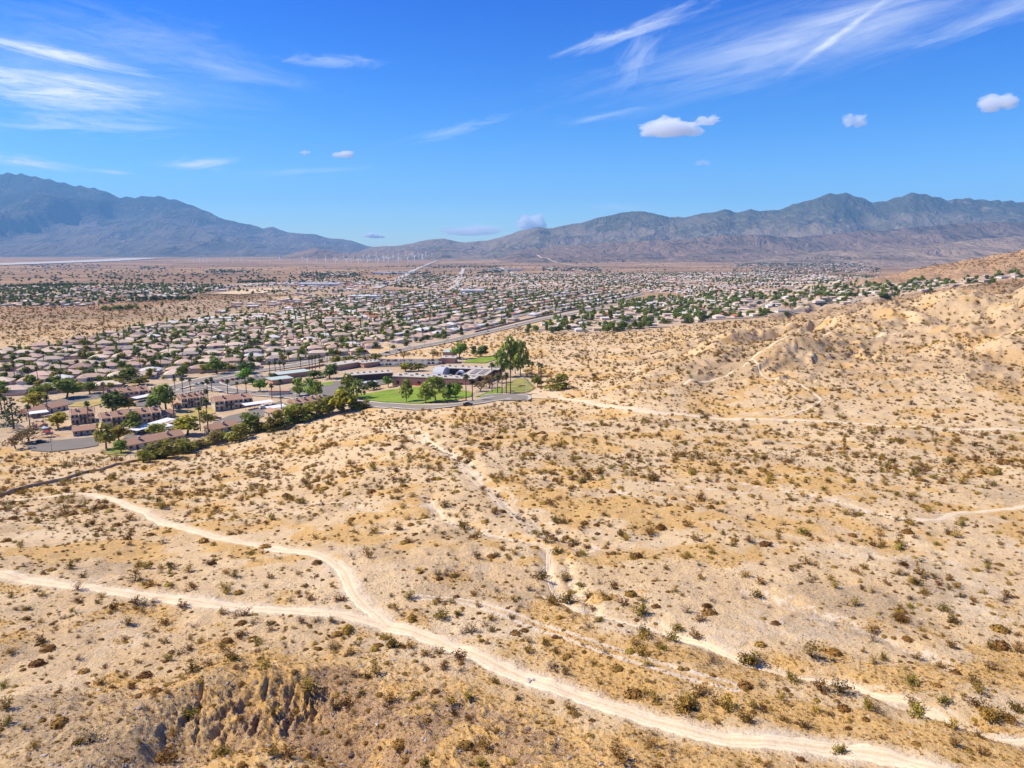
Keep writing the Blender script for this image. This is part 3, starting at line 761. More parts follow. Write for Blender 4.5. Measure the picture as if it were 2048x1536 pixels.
# ------------------------------------------------------------------ ribbons: tracks and streets laid on the ground
def lift_of(x, y, base): return base + 0.00055 * np.hypot(x, y)
def ribbon(name, P, width, m, lift=0.05, jag=0.0, n=5, crown=0.0, seed=0, kind='structure', sink=0.0):
    P = np.asarray(P, float); T = np.gradient(P, axis=0); T /= np.linalg.norm(T, axis=1, keepdims=True) + 1e-9
    N = np.stack([-T[:, 1], T[:, 0]], -1); L = len(P); V = []
    s = np.r_[0, np.cumsum(np.linalg.norm(np.diff(P, axis=0), axis=1))]
    wl = width / 2 * (1 + jag * (gnoise(s * 0.9, s * 0 + 3.1, seed) * 1.2 + gnoise(s * 0.2, s * 0 + 8.1, seed + 1))); wr = width / 2 * (1 + jag * (gnoise(s * 0.9, s * 0 + 5.7, seed + 2) * 1.2 + gnoise(s * .2, s * 0 + 2.7, seed + 3)))
    for k in range(n):
        t = -1 + 2 * k / (n - 1)
        off = np.where(t < 0, t * wl, t * wr)[:, None]
        Q = P + N * off; z = H(Q[:, 0], Q[:, 1]) + lift_of(Q[:, 0], Q[:, 1], lift if abs(t) < 0.99 else lift - sink) + crown * (1 - t * t)
        V.append(np.c_[Q, z])
    V = np.stack(V, 1).reshape(-1, 3)
    Fc = [(i * n + k, i * n + k + 1, (i + 1) * n + k + 1, (i + 1) * n + k) for i in range(L - 1) for k in range(n - 1)]
    Fc = [f[::-1] for f in Fc]
    me = mesh_np(name, V, Fc, [m], None, True, np.tile(np.abs(np.linspace(-1, 1, n)), L)); o = link(name, me)
    if kind: tag(o, kind=kind)
    return o
def track_material(name, c0, c1, c2):
    m = bpy.data.materials.new(name); m.use_nodes = True; g = NT(m.node_tree); b = g.n['Principled BSDF']
    P = g.new('ShaderNodeNewGeometry').outputs['Position']
    n1_ = g.noise(P, 0.35, 6, 0.65); n2_ = g.noise(P, 2.2, 6, 0.75); n3_ = g.noise(P, 7.0, 3, 0.7)
    c = g.mix(g.ramp(n1_, 0.35, 0.65), c0, c1); c = g.mix(g.math('MULTIPLY', g.ramp(n2_, 0.5, 0.68), 0.6), c, c2)
    c = g.mix(g.math('MULTIPLY', g.ramp(n3_, 0.52, 0.68), 0.5), c, (0.48, 0.33, 0.16))
    ed = g.new('ShaderNodeAttribute', attribute_name='tint').outputs['Fac']
    nr_ = g.math('MULTIPLY', g.math('SUBTRACT', n1_, 0.5), 0.5)
    rut = g.math('MULTIPLY', g.ramp(g.math('ABSOLUTE', g.math('SUBTRACT', g.math('ADD', ed, nr_), 0.52)), 0.13, 0.03), g.ramp(n2_, 0.3, 0.6))
    c = g.mix(g.math('MULTIPLY', rut, 0.5), c, (0.50, 0.345, 0.175))
    mid = g.math('MULTIPLY', g.ramp(g.math('ADD', ed, g.math('MULTIPLY', g.math('SUBTRACT', n2_, 0.5), 1.2)), 0.32, 0.02), 0.6)
    c = g.mix(mid, c, (0.55, 0.385, 0.20))
    c = g.mix(g.math('MULTIPLY', g.ramp(g.math('ADD', ed, g.math('MULTIPLY', g.math('SUBTRACT', n2_, 0.5), 1.6)), 0.80, 1.05), 0.75), c, (0.60, 0.42, 0.215))
    g.put(b.inputs['Base Color'], c); b.inputs['Roughness'].default_value = 0.95; b.inputs['Specular IOR Level'].default_value = 0.1
    bm_ = g.new('ShaderNodeBump', ins={'Strength': 0.6, 'Distance': 0.25, 'Height': g.math('ADD', n1_, g.math('MULTIPLY', n2_, 0.5))}); g.l.new(bm_.outputs[0], b.inputs['Normal'])
    return m
M_TRACK = track_material('pale_track_dust', (0.79, 0.62, 0.40), (0.85, 0.70, 0.485), (0.71, 0.53, 0.31))
for k, (P, w) in TR.items():
    r0 = float(np.hypot(*P.mean(0)))
    S = smooth(P, max(0.5, r0 / 160))
    if k == 'footpath.002': continue
    ribbon(k, S, w * 0.9, M_TRACK, 0.03, 0.42, 9, 0, len(k) * 7 + len(P), sink=0.14)
M_ASPH = mat('asphalt', (0.13, 0.118, 0.10), 0.85, 0.12, 0.25)
M_ASPH2 = mat('old_asphalt', (0.26, 0.222, 0.168), 0.88, 0.12, 0.2)
M_CONC = mat('concrete', (0.52, 0.46, 0.385), 0.85, 0.08, 0.4)
M_PAINT = mat('road_paint', (0.72, 0.68, 0.6), 0.7, 0.05, 1.0)
def street(name, px, width, m=M_ASPH2, kerb=True, lift=0.16, step=4.0, walk=1.6):
    S = smooth(np.array(G(px)), step)
    if kerb:
        T = np.gradient(S, axis=0); T /= np.linalg.norm(T, axis=1, keepdims=True); N = np.stack([-T[:, 1], T[:, 0]], -1)
        for sgn in (-1, 1):
            ribbon('pavement', S + N * sgn * (width / 2 + walk / 2), walk, M_CONC, lift + 0.13, 0, 2)
    return ribbon(name, S, width, m, lift, 0.0, 3), S
def patch(name, px, m, lift=0.14, step=2.5, kind='structure', pts=None):
    """a flat area laid on the ground: polygon given in photograph pixels"""
    P = np.array(G(px) if pts is None else pts, float)
    x0, y0 = P.min(0); x1, y1 = P.max(0); nx = max(2, int((x1 - x0) / step)); ny = max(2, int((y1 - y0) / step))
    me = bpy.data.meshes.new(name); bm = bmesh.new()
    vs = [bm.verts.new((p[0], p[1], 0)) for p in P]; bm.faces.new(vs)
    for k in range(1, nx):
        bmesh.ops.bisect_plane(bm, geom=bm.verts[:] + bm.edges[:] + bm.faces[:], plane_co=(x0 + (x1 - x0) * k / nx, 0, 0), plane_no=(1, 0, 0))
    for k in range(1, ny):
        bmesh.ops.bisect_plane(bm, geom=bm.verts[:] + bm.edges[:] + bm.faces[:], plane_co=(0, y0 + (y1 - y0) * k / ny, 0), plane_no=(0, 1, 0))
    co = np.array([v.co[:] for v in bm.verts]); z = H(co[:, 0], co[:, 1]) + lift_of(co[:, 0], co[:, 1], lift)
    for v, zz in zip(bm.verts, z): v.co.z = zz
    bmesh.ops.recalc_face_normals(bm, faces=bm.faces[:])
    if sum(f.normal.z for f in bm.faces) < 0: bmesh.ops.reverse_faces(bm, faces=bm.faces[:])
    bm.to_mesh(me); bm.free(); me.materials.append(m); o = link(name, me); tag(o, kind=kind)
    return o

# ------------------------------------------------------------------ plants
def rdir(r=rng, n=1):
    v = r.normal(size=(n, 3)); return v / np.linalg.norm(v, axis=1, keepdims=True)
def cards(C, Nrm, size, r, asp=1.0):
    """leaf-clump quads at C facing roughly Nrm"""
    n = len(C); a = rdir(r, n); u = np.cross(Nrm, a); u /= np.linalg.norm(u, axis=1, keepdims=True) + 1e-9; w = np.cross(Nrm, u)
    s = (size * r.uniform(0.6, 1.35, n))[:, None]; k = r.uniform(0.7, 1.3, (n, 4, 1))
    q = np.stack([C - u * s * asp, C - w * s, C + u * s * asp, C + w * s], 1)
    q = C[:, None] + (q - C[:, None]) * k
    return q.reshape(-1, 3)
def crown_mesh(name, m, seed, lobes, ncard, size, core=0.0):
    """lobes: (x, y, z, rx, rz) in a unit frame"""
    r = np.random.default_rng(seed); V = []; T = []
    for (x, y, z, rx, rz) in lobes:
        n = max(6, int(ncard * rx * rz * 16)); d = rdir(r, n); rad = r.uniform(0.55, 1.08, n) ** 0.7
        C = np.array([x, y, z]) + d * rad[:, None] * np.array([rx, rx, rz])
        Nn = d + rdir(r, n) * 0.55 + np.array([0, 0, 0.25]); Nn /= np.linalg.norm(Nn, axis=1, keepdims=True)
        V.append(cards(C, Nn, np.full(n, size), r)); t = r.uniform(0.72, 1.25) * r.uniform(0.75, 1.25, n); T.append(np.repeat(t, 4))
    V = np.concatenate(V); T = np.concatenate(T); nf = len(V) // 4
    return mesh_np(name, V, [(4 * i, 4 * i + 1, 4 * i + 2, 4 * i + 3) for i in range(nf)], [m], None, False, T)
def lobes_broad(seed, n=11, z0=0.30, flat=1.0, spread=0.33, rad=(0.16, 0.25)):
    r = random.Random(seed); L = []
    for i in range(n):
        a = r.uniform(0, 6.28); h = r.random(); rr = spread * math.sqrt(r.random()) * (1 - 0.45 * h); q = r.uniform(*rad)
        L.append((rr * math.cos(a), rr * math.sin(a), z0 + (0.86 - z0) * h * flat + 0.05, q, q * r.uniform(0.6, 0.85)))
    L.append((0, 0, z0 + 0.25, 0.24, 0.2)); return L
def trunk_mesh(name, m, seed, h=0.55, r0=0.035, n=4, lean=0.05, up=0.75):
    r = random.Random(seed); b = MB(); p = Vector((0, 0, -0.06)); q = Vector((r.uniform(-lean, lean), r.uniform(-lean, lean), h * 0.55))
    b.tube(p, q, r0, r0 * 0.7, 6, caps=False)
    for i in range(n):
        a = 6.28 * i / n + r.uniform(-.4, .4); e = Vector((math.cos(a) * r.uniform(.12, .26), math.sin(a) * r.uniform(.12, .26), h * 0.55 + (up - h * 0.55) * r.uniform(.6, 1)))
        b.tube(q, e, r0 * 0.55, r0 * 0.18, 5, caps=False)
    return b.mesh(name, m)
def leafmat(name, col, **kw):
    return mat(name, col, 0.75, 0.10, 2.0, kw.pop('ovar', 0.22), 0.15, True, kw.pop('tr', 0.34), hue=kw.pop('hue', 0.035))
M_GREEN = leafmat('green_leaves', (0.175, 0.225, 0.036)); M_OLIVE = leafmat('olive_leaves', (0.265, 0.25, 0.04)); M_DARK = leafmat('dark_leaves', (0.115, 0.155, 0.036))
M_YELL = leafmat('yellow_green_leaves', (0.34, 0.28, 0.03)); M_EUC = leafmat('eucalyptus_leaves', (0.26, 0.32, 0.055)); M_BRIGHT = leafmat('bright_leaves', (0.18, 0.31, 0.03))
M_MESQ = leafmat('dry_brown_leaves', (0.29, 0.20, 0.075)); M_PINE = leafmat('pine_needles', (0.065, 0.09, 0.042)); M_PALM = leafmat('palm_fronds', (0.13, 0.15, 0.05), hue=0.02)
M_SKIRT = mat('dead_fronds', (0.20, 0.125, 0.062), 0.9, 0.2, 4.0, 0.15); M_BARK = mat('bark', (0.12, 0.085, 0.06), 0.9, 0.25, 6.0, 0.15); M_PBARK = mat('palm_bark', (0.155, 0.115, 0.085), 0.9, 0.2, 5.0, 0.15)
M_EBARK = mat('pale_bark', (0.30, 0.24, 0.19), 0.85, 0.25, 5.0, 0.1)
TREES = {}
def reg(kind, crowns, trunks): TREES[kind] = (crowns, trunks)
reg('broad', [crown_mesh('crown', M_GREEN, 10 + i, lobes_broad(20 + i), 66, 0.058) for i in range(3)], [trunk_mesh('trunk', M_BARK, 30 + i) for i in range(2)])
reg('dark', [crown_mesh('crown', M_DARK, 14 + i, lobes_broad(24 + i, 12, 0.26), 66, 0.056) for i in range(2)], [trunk_mesh('trunk', M_BARK, 33)])
reg('olive', [crown_mesh('crown', M_OLIVE, 40 + i, lobes_broad(44 + i, 12, 0.28), 66, 0.057) for i in range(3)], [trunk_mesh('trunk', M_BARK, 35 + i) for i in range(2)])
reg('yellow', [crown_mesh('crown', M_YELL, 50 + i, lobes_broad(54 + i, 11, 0.25), 64, 0.057) for i in range(2)], [trunk_mesh('trunk', M_BARK, 37)])
reg('bright', [crown_mesh('crown', M_BRIGHT, 60 + i, lobes_broad(64 + i, 10, 0.30), 64, 0.058) for i in range(2)], [trunk_mesh('trunk', M_BARK, 39)])
def lobes_euc(seed):
    r = random.Random(seed); L = []
    for i in range(15):
        h = (i + r.random()) / 15; a = i * 2.4 + r.uniform(-.6, .6); rr = r.uniform(.06, .38) * (1 - 0.4 * h); q = r.uniform(.12, .185)
        L.append((rr * math.cos(a), rr * math.sin(a), 0.24 + 0.66 * h, q, q * 0.62))
    return L
reg('euc', [crown_mesh('crown', M_EUC, 70 + i, lobes_euc(74 + i), 120, 0.050) for i in range(3)], [trunk_mesh('trunk', M_EBARK, 76 + i, 0.6, 0.026, 6, .06, .85) for i in range(2)])
reg('mesquite', [crown_mesh('crown', M_MESQ, 80 + i, lobes_broad(84 + i, 10, 0.28, 1, .34, (.13, .2)), 52, 0.042) for i in range(2)], [trunk_mesh('trunk', M_BARK, 86, .35, .03, 7, .1, .8)])
reg('shrub', [crown_mesh('crown', M_OLIVE, 90 + i, lobes_broad(94 + i, 11, 0.10, 1.0, .36, (.16, .24)), 64, 0.057) for i in range(2)], [trunk_mesh('trunk', M_BARK, 96, .3, .03, 5)])
def lobes_pine(seed):
    r = random.Random(seed); L = []
    for i in range(26):
        h = (i + 0.5) / 26; a = i * 2.4 + r.uniform(-.4, .4); rr = 0.36 * (1 - h) ** 0.8 * r.uniform(.55, 1.1)
        q = 0.07 + 0.10 * (1 - h); L.append((rr * math.cos(a), rr * math.sin(a), 0.16 + 0.80 * h, q, q * 0.45))
    return L
def pine_trunk():
    b = MB(); b.tube((0, 0, -.05), (0, 0, .95), .03, .006, 6, caps=False); return b.mesh('trunk', M_BARK)
reg('pine', [crown_mesh('crown', M_PINE, 100, lobes_pine(101), 150, 0.03)], [pine_trunk()])
def palm_crown(seed):
    """fan fronds on stalks, drooping at the tips; height 1 is about 3 m"""
    r = random.Random(seed); V = []; Fc = []; T = []
    for i in range(30):
        a = i * 2.39996 + r.uniform(-.2, .2); e = R(75 - 120 * (i / 30) + r.uniform(-8, 8)); ln = r.uniform(.85, 1.1); w = r.uniform(.28, .38); t = r.uniform(.75, 1.25) * (0.75 + .4 * (1 - i / 30))
        d = Vector((math.cos(a) * math.cos(e), math.sin(a) * math.cos(e), math.sin(e))); s_ = Vector((-math.sin(a), math.cos(a), 0)); up = s_.cross(d) * -1
        k = len(V); b0 = d * ln * .45
        pts = [d * .05, b0 + s_ * w * .9, d * ln * .8 + s_ * w * .75 - Vector((0, 0, .12)), d * ln * 1.05 - Vector((0, 0, .22)), d * ln * .8 - s_ * w * .75 - Vector((0, 0, .12)), b0 - s_ * w * .9, d * ln * .75 + up * .05]
        V += [tuple(p) for p in pts]; T += [t] * 7; Fc += [(k, k + 1, k + 6), (k + 1, k + 2, k + 6), (k + 2, k + 3, k + 6), (k + 3, k + 4, k + 6), (k + 4, k + 5, k + 6), (k + 5, k, k + 6)]
    return mesh_np('crown', V, Fc, [M_PALM], None, False, T)
def palm_skirt(seed):
    r = random.Random(seed); b = MB(); V = []; 
    for i in range(14):
        a = i * 2.4; q = r.uniform(.16, .3); b.tube((0.05 * math.cos(a), .05 * math.sin(a), 0), (q * math.cos(a), q * math.sin(a), -r.uniform(.6, 1.2)), .10, .03, 4, caps=False)
    return b.mesh('dead_frond_skirt', M_SKIRT)
def palm_trunk():
    b = MB(); n = 5
    for i in range(n): b.tube((0.012 * math.sin(i), 0, -0.03 + 1.03 * i / n), (0.012 * math.sin(i + 1), 0, -0.03 + 1.03 * (i + 1) / n), .032 - .011 * i / n, .032 - .011 * (i + 1) / n, 7, caps=False)
    return b.mesh('trunk', M_PBARK)
PALMC = [palm_crown(110 + i) for i in range(3)]; PALMS = [palm_skirt(115 + i) for i in range(2)]; PALMT = palm_trunk()

THINGS = []      # (object, x, y, z, width) of things whose label is written at the end
def tree(kind, x, y, h, w, label=None, name=None, group='trees', k=None):
    cr, tk = TREES[kind]; k = rnd.randrange(100) if k is None else k
    o = empty(name or {'shrub': 'shrub', 'pine': 'pine_tree', 'euc': 'eucalyptus_tree', 'mesquite': 'mesquite_tree'}.get(kind, 'tree'), (x, y, float(H(x, y))), rnd.uniform(0, 6.28), (w * 1.12, w * 1.12, h * 1.04))
    link('crown', cr[k % len(cr)], o); link('trunk', tk[k % len(tk)], o)
    tag(o, label, 'shrub' if kind == 'shrub' else 'tree', group); return o
def palm(x, y, h, label=None, k=None, group='palm trees'):
    k = rnd.randrange(100) if k is None else k
    o = empty('palm_tree', (x, y, float(H(x, y))), rnd.uniform(0, 6.28)); ch = 1.9 if h > 8 else 1.5
    c = link('crown', PALMC[k % 3], o, (0.012 * h * .95 * 0, 0, h - 0.5)); c.scale = (ch * 1.0, ch * 1.0, ch * 0.95)
    s = link('dead_frond_skirt', PALMS[k % 2], o, (0, 0, h - 0.6)); q = 1.3 if h > 8 else 1.0; s.scale = (q, q, q * rnd.uniform(.8, 2.0))
    t = link('trunk', PALMT, o); t.scale = (9 if h > 7 else 8, 9 if h > 7 else 8, h - 0.4)
    tag(o, label, 'palm tree', group); return o
def px_size(x, y):
    """metres per photograph pixel at a ground point"""
    z = float(H(x, y)); dep = y * math.cos(PITCH) - (z - CAMZ) * math.sin(PITCH); return dep / F

# desert shrubs
M_CREO = leafmat('creosote_leaves', (0.31, 0.168, 0.034), ovar=0.45, tr=0.15, hue=0.05); M_CREOG = leafmat('creosote_green_leaves', (0.25, 0.175, 0.03), ovar=0.35, tr=0.15)
M_DEAD = leafmat('grey_twigs', (0.27, 0.185, 0.11), ovar=0.3, tr=0.1); M_TUFT = leafmat('golden_tuft', (0.42, 0.24, 0.05), ovar=0.25, tr=0.2); M_STEM = mat('twig', (0.09, 0.06, 0.04), 0.9, 0.2, 8)
def bush_mesh(seed, ml, nst=26, nl=11, spread=(12, 74), leaf=0.05, h=0.62):
    r = random.Random(seed); b = MB()
    for i in range(nst):
        a = r.uniform(0, 6.28); e = R(90 - r.uniform(*spread)); L = r.uniform(.38, .60)
        d = Vector((math.cos(a) * math.cos(e), math.sin(a) * math.cos(e), math.sin(e) * h / 0.5)); p1 = d * L
        s_ = Vector((-d.y, d.x, 0)).normalized() * .008
        b.add([(-s_.x, -s_.y, 0), (s_.x, s_.y, 0), tuple(p1)], [(0, 1, 2)], 1)
        tn = r.uniform(.6, 1.3)
        for k in range(nl):
            t = r.uniform(.35, 1.05); c = p1 * t + Vector((r.gauss(0, .045), r.gauss(0, .045), r.gauss(0, .035))); c.z = max(c.z, 0.02)
            u = Vector((r.gauss(0, 1), r.gauss(0, 1), r.gauss(0, 1))).normalized(); w = u.orthogonal().normalized(); q = leaf * r.uniform(.6, 1.3)
            b.add([tuple(c + u * q), tuple(c + w * q), tuple(c - u * q * .5 - w * q * .5)], [(0, 1, 2)], 0, tn * r.uniform(.7, 1.3))
    return b.mesh('bush', [ml, M_STEM])
def mound_mesh(seed, ml, h=0.5):
    r = np.random.default_rng(seed); n = 150; d = rdir(r, n); d[:, 2] = np.abs(d[:, 2]); C = d * r.uniform(.3, .46, n)[:, None] * np.array([1, 1, h / .5]); q = cards(C, d, np.full(n, .07), r)
    return mesh_np('bush', q, [(4 * i, 4 * i + 1, 4 * i + 2, 4 * i + 3) for i in range(n)], [ml], None, False, np.repeat(r.uniform(.65, 1.25, n), 4))
BUSH = {'olive': [bush_mesh(200 + i, M_CREO) for i in range(3)], 'green': [bush_mesh(210 + i, M_CREOG, 30, 13) for i in range(2)], 'dead': [bush_mesh(220 + i, M_DEAD, 30, 5, (15, 82), .034, .5) for i in range(2)],
        'gold': [mound_mesh(230, M_TUFT, .42)], 'mound': [mound_mesh(232 + i, M_CREO, .36) for i in range(2)]}

# ------------------------------------------------------------------ buildings
M_TILE = [mat('pink_tile_roof', (0.56, 0.39, 0.285), .85, .16, 2.0, .22), mat('tan_tile_roof', (0.62, 0.485, 0.35), .85, .16, 2.0, .22), mat('rose_tile_roof', (0.47, 0.31, 0.235), .85, .16, 2.0, .22),
          mat('white_roof', (0.68, 0.64, 0.57), .6, .06, 1.0, .06), mat('red_tile_roof', (0.44, 0.145, 0.085), .85, .12, 2.0, .1), mat('grey_brown_roof', (0.40, 0.33, 0.27), .9, .12, 2.0, .12)]
M_STUC = [mat('cream_stucco', (0.56, 0.46, 0.36), .9, .06, .6, .08), mat('tan_stucco', (0.44, 0.335, 0.25), .9, .06, .6, .08), mat('white_stucco', (0.70, 0.66, 0.6), .9, .05, .6, .05)]
M_SHING = mat('brown_shingle_roof', (0.43, 0.25, 0.155), .9, .16, 2.5, .06); M_APT = mat('apartment_stucco', (0.64, 0.52, 0.38), .9, .07, .5); M_PEACH = mat('peach_stucco', (0.66, 0.45, 0.33), .9, .06, .5)
M_GREYW = mat('grey_stucco', (0.30, 0.31, 0.33), .9, .08, .5); M_GLASS = mat('window_glass', (0.035, 0.033, 0.03), .2, .02, 1, 0, .3); M_FRAME = mat('pale_trim', (0.58, 0.50, 0.40), .6, .03, 2)
M_DOOR = mat('dark_door', (0.09, 0.07, 0.06), .6, .05, 2); M_GDOOR = mat('garage_door_white', (0.66, 0.62, 0.56), .6, .03, 2); M_RAIL = mat('dark_wood_rail', (0.10, 0.075, 0.055), .8, .1, 3)
M_METAL = mat('white_metal', (0.80, 0.79, 0.76), .45, .04, .6); M_STEEL = mat('grey_steel', (0.22, 0.22, 0.22), .5, .05, 2, metal=.4); M_COOL = mat('cooler_metal', (0.55, 0.5, 0.43), .5, .1, 3)
M_BRICK = mat('red_brown_brick', (0.50, 0.28, 0.19), .9, .18, 1.8); M_BRICKD = mat('dark_brick', (0.14, 0.08, 0.06), .9, .18, 1.8); M_ROOFW = mat('pale_membrane_roof', (0.54, 0.475, 0.37), .7, .07, .25)
M_TURQ = mat('pale_turquoise_roof', (0.46, 0.53, 0.46), .7, .06, .4); M_ALU = mat('pale_grey_metal', (0.55, 0.55, 0.54), .5, .05, .5, 0, .2); M_SOLAR = mat('solar_panel_blue', (0.035, 0.085, 0.24), .2, .15, 1.2, 0, .6); M_WOOD = mat('weathered_wood', (0.25, 0.17, 0.11), .9, .2, 4)
M_RED = mat('red_plastic', (0.42, 0.045, 0.05), .5, .1, 3); M_CANV = mat('pale_blue_canvas', (0.5, 0.6, 0.66), .7, .05, 2); M_BLOCK = mat('tan_block_wall', (0.40, 0.29, 0.205), .95, .18, 1.5); M_ORANGE = mat('orange_mesh', (0.75, 0.09, 0.04), .7, .1, 3)

def hip(b, x0, x1, y0, y1, z, pitch, over=0.5, m=0, gable=False):
    x0 -= over; x1 += over; y0 -= over; y1 += over; w = x1 - x0; d = y1 - y0; t = 0.16
    if w >= d: h = d / 2 * pitch; ym = (y0 + y1) / 2; k = 0 if gable else d / 2; r = [(x0 + k, ym, z + h), (x1 - k, ym, z + h)]
    else: h = w / 2 * pitch; xm = (x0 + x1) / 2; k = 0 if gable else w / 2; r = [(xm, y0 + k, z + h), (xm, y1 - k, z + h)]
    V = [(x0, y0, z), (x1, y0, z), (x1, y1, z), (x0, y1, z)] + r + [(x0, y0, z - t), (x1, y0, z - t), (x1, y1, z - t), (x0, y1, z - t)]
    if w >= d: Fc = [(0, 1, 5, 4), (1, 2, 5), (2, 3, 4, 5), (3, 0, 4)]
    else: Fc = [(0, 1, 4), (1, 2, 5, 4), (2, 3, 5), (3, 0, 4, 5)]
    b.add(V, Fc + [(9, 8, 7, 6), (6, 7, 1, 0), (7, 8, 2, 1), (8, 9, 3, 2), (9, 6, 0, 3)], m); return h
M_YARDW = mat('yard_wall_block', (0.50, 0.375, 0.27), .95, .12, 1.0)
M_DRIVE = mat('driveway_concrete', (0.55, 0.48, 0.39), .9, .08, .5)
HOUSE = []
def house_template(i, W, D, gw, gd, pitch, flat=False):
    """garage wing projects towards -y; returns meshes of the parts"""
    wl = MB(); wl.box(-W / 2, W / 2, -D / 2, D / 2, -1.0, 2.75); gx = -W / 2 + gw / 2 + .2
    wl.box(gx - gw / 2, gx + gw / 2, -D / 2 - gd, -D / 2 + .01, -1.0, 2.72)
    rf = MB(); hip(rf, -W / 2, W / 2, -D / 2, D / 2, 2.8, pitch, .55, 0, flat)
    if not flat: hip(rf, gx - gw / 2, gx + gw / 2, -D / 2 - gd, D * 0.12, 2.78, pitch, .5)
    else: rf.box(gx - gw / 2 - .4, gx + gw / 2 + .4, -D / 2 - gd - .4, -D / 2 + 1, 2.74, 2.9)
    gdr = MB(); gdr.box(gx - gw / 2 + .5, gx + gw / 2 - .5, -D / 2 - gd - .06, -D / 2 - gd + .02, 0, 2.2)
    dr = MB(); dr.box(gx + gw / 2 + .6, gx + gw / 2 + 1.6, -D / 2 - .06, -D / 2 + .02, 0, 2.1)
    wins = []
    for (x0, x1) in ((gx + gw / 2 + 2.2, gx + gw / 2 + 3.8), (W / 2 - 2.3, W / 2 - .8)):
        b = MB(); b.box(x0, x1, -D / 2 - .05, -D / 2 + .02, .9, 2.1, 0); b.box(x0 + .12, x1 - .12, -D / 2 - .07, -D / 2 - .03, 1.0, 2.0, 1); wins.append(b.mesh('window', [M_FRAME, M_GLASS]))
    b = MB(); b.box(W / 2 - .02, W / 2 + .06, -1, .8, .9, 2.1, 0); b.box(W / 2 + .03, W / 2 + .08, -.9, .7, 1, 2, 1); wins.append(b.mesh('window', [M_FRAME, M_GLASS]))
    dv = MB(); dv.box(gx - gw / 2 + .4, gx + gw / 2 - .4, -D / 2 - gd - 6.2, -D / 2 - gd - .1, -1.2, .0)
    yw = MB(); yb = D / 2 + 6.2; yw.box(-W / 2 - 1.2, W / 2 + 1.2, yb, yb + .2, -1.2, 1.7); yw.box(-W / 2 - 1.2, -W / 2 - 1.0, -D / 4, yb - .003, -1.2, 1.69)
    HOUSE.append(dict(yard=yw.mesh('yard_wall', M_YARDW), drive=dv.mesh('driveway', M_DRIVE), W=W, D=D, gd=gd, flat=flat, wall=wl.mesh('wall', M_STUC[0]), roof=rf.mesh('roof', M_TILE[0]), garage=gdr.mesh('garage_door', M_GDOOR), door=dr.mesh('front_door', M_DOOR), wins=wins))
for i, a in enumerate(((15, 11, 6.4, 3.2, .42), (16.5, 10, 6.2, 4.2, .40), (13.5, 12, 6.0, 2.6, .44), (17, 11.5, 6.6, 2.4, .38), (15, 8, 4.2, 1.6, .22, True), (19, 7.5, 4.4, 1.2, .16, True))): house_template(i, *a)
def slot(o, m):
    o.material_slots[0].link = 'OBJECT'; o.material_slots[0].material = m
def house(x, y, rz, k, roof, wall, full, sc=1.0):
    t = HOUSE[k]; o = empty('house', (x, y, float(H(x, y)) + .25), rz, (sc, sc, sc))
    slot(link('wall', t['wall'], o), M_STUC[wall]); slot(link('roof', t['roof'], o), M_TILE[roof])
    if full:
        d_ = link('driveway', t['drive'], o); link('yard_wall', t['yard'], o)
        link('garage_door', t['garage'], o); link('front_door', t['door'], o)
        for w in t['wins']: link('window', w, o)
    return o

# ------------------------------------------------------------------ streets, lots, lawns
STREETS = []
def st(px, w, **k):
    o, S = street('street', px, w, **k); STREETS.append((S, w)); return S
ROAD_PX = [(330, 782), (400, 762), (467, 749), (525, 741), (600, 730), (662, 718), (755, 711), (800, 701), (850, 692), (900, 682), (950, 670), (1000, 659), (1050, 647), (1085, 639), (1125, 632), (1180, 621), (1240, 611)]
MAIN, S_ = street('road', ROAD_PX, 11.0, M_ASPH2, True, .2, 6.0, 2.4); STREETS.append((S_, 15))
culd = [(330, 790), (400, 779), (440, 779), (475, 784), (530, 789), (575, 792), (640, 799), (700, 806), (760, 812), (820, 814), (880, 813), (935, 808), (975, 801), (1005, 796)]
_, S_ = street('road', culd, 8.6, M_ASPH2, True, .14, 4.0, 1.7); STREETS.append((S_, 10))
bc = np.array(ground_at(1008, 796)); PB = [(bc[0] + 12.6 * math.cos(a), bc[1] + 12.6 * math.sin(a)) for a in np.linspace(0, 6.283, 28, endpoint=False)]
patch('road', None, M_ASPH2, .17, 3.0, pts=PB)
ribbon('pavement', np.array([(bc[0] + 13.4 * math.cos(a), bc[1] + 13.4 * math.sin(a)) for a in np.linspace(-0.6, 2.5, 24)]), 1.7, M_CONC, .3, 0, 2)
patch('dirt_lot', [(1062, 783), (1078, 776), (1100, 777), (1122, 786), (1128, 796), (1098, 798), (1064, 797)], M_TRACK, .05)
st([(462, 782), (440, 774), (425, 768), (440, 760), (480, 752)], 8.0)
M_LOT = mat('lot_asphalt', (0.20, 0.175, 0.14), .88, .14, .2)
patch('parking_lot', [(52, 893), (62, 902), (100, 905), (150, 899), (196, 892), (196, 874), (150, 878), (100, 883), (68, 887)], M_LOT, .1)
patch('parking_lot', [(52, 824), (90, 806), (140, 794), (205, 787), (212, 797), (150, 806), (100, 822), (62, 834)], M_LOT, .1)
patch('parking_lot', [(246, 878), (258, 866), (300, 858), (372, 838), (376, 850), (310, 876)], M_LOT, .1)
patch('parking_lot', [(425, 846), (460, 832), (520, 818), (560, 803), (580, 812), (545, 828), (500, 842), (440, 850)], M_LOT, .1)
patch('parking_lot', [(255, 812), (285, 800), (330, 792), (330, 802), (290, 815)], M_LOT, .1)
patch('sports_court', [(556, 789), (590, 774), (672, 763), (715, 764), (700, 777), (690, 795), (610, 794)], M_LOT, .1)
patch('parking_lot', [(690, 729), (760, 719), (870, 719), (905, 724), (870, 731), (760, 734), (700, 737)], M_LOT, .12)
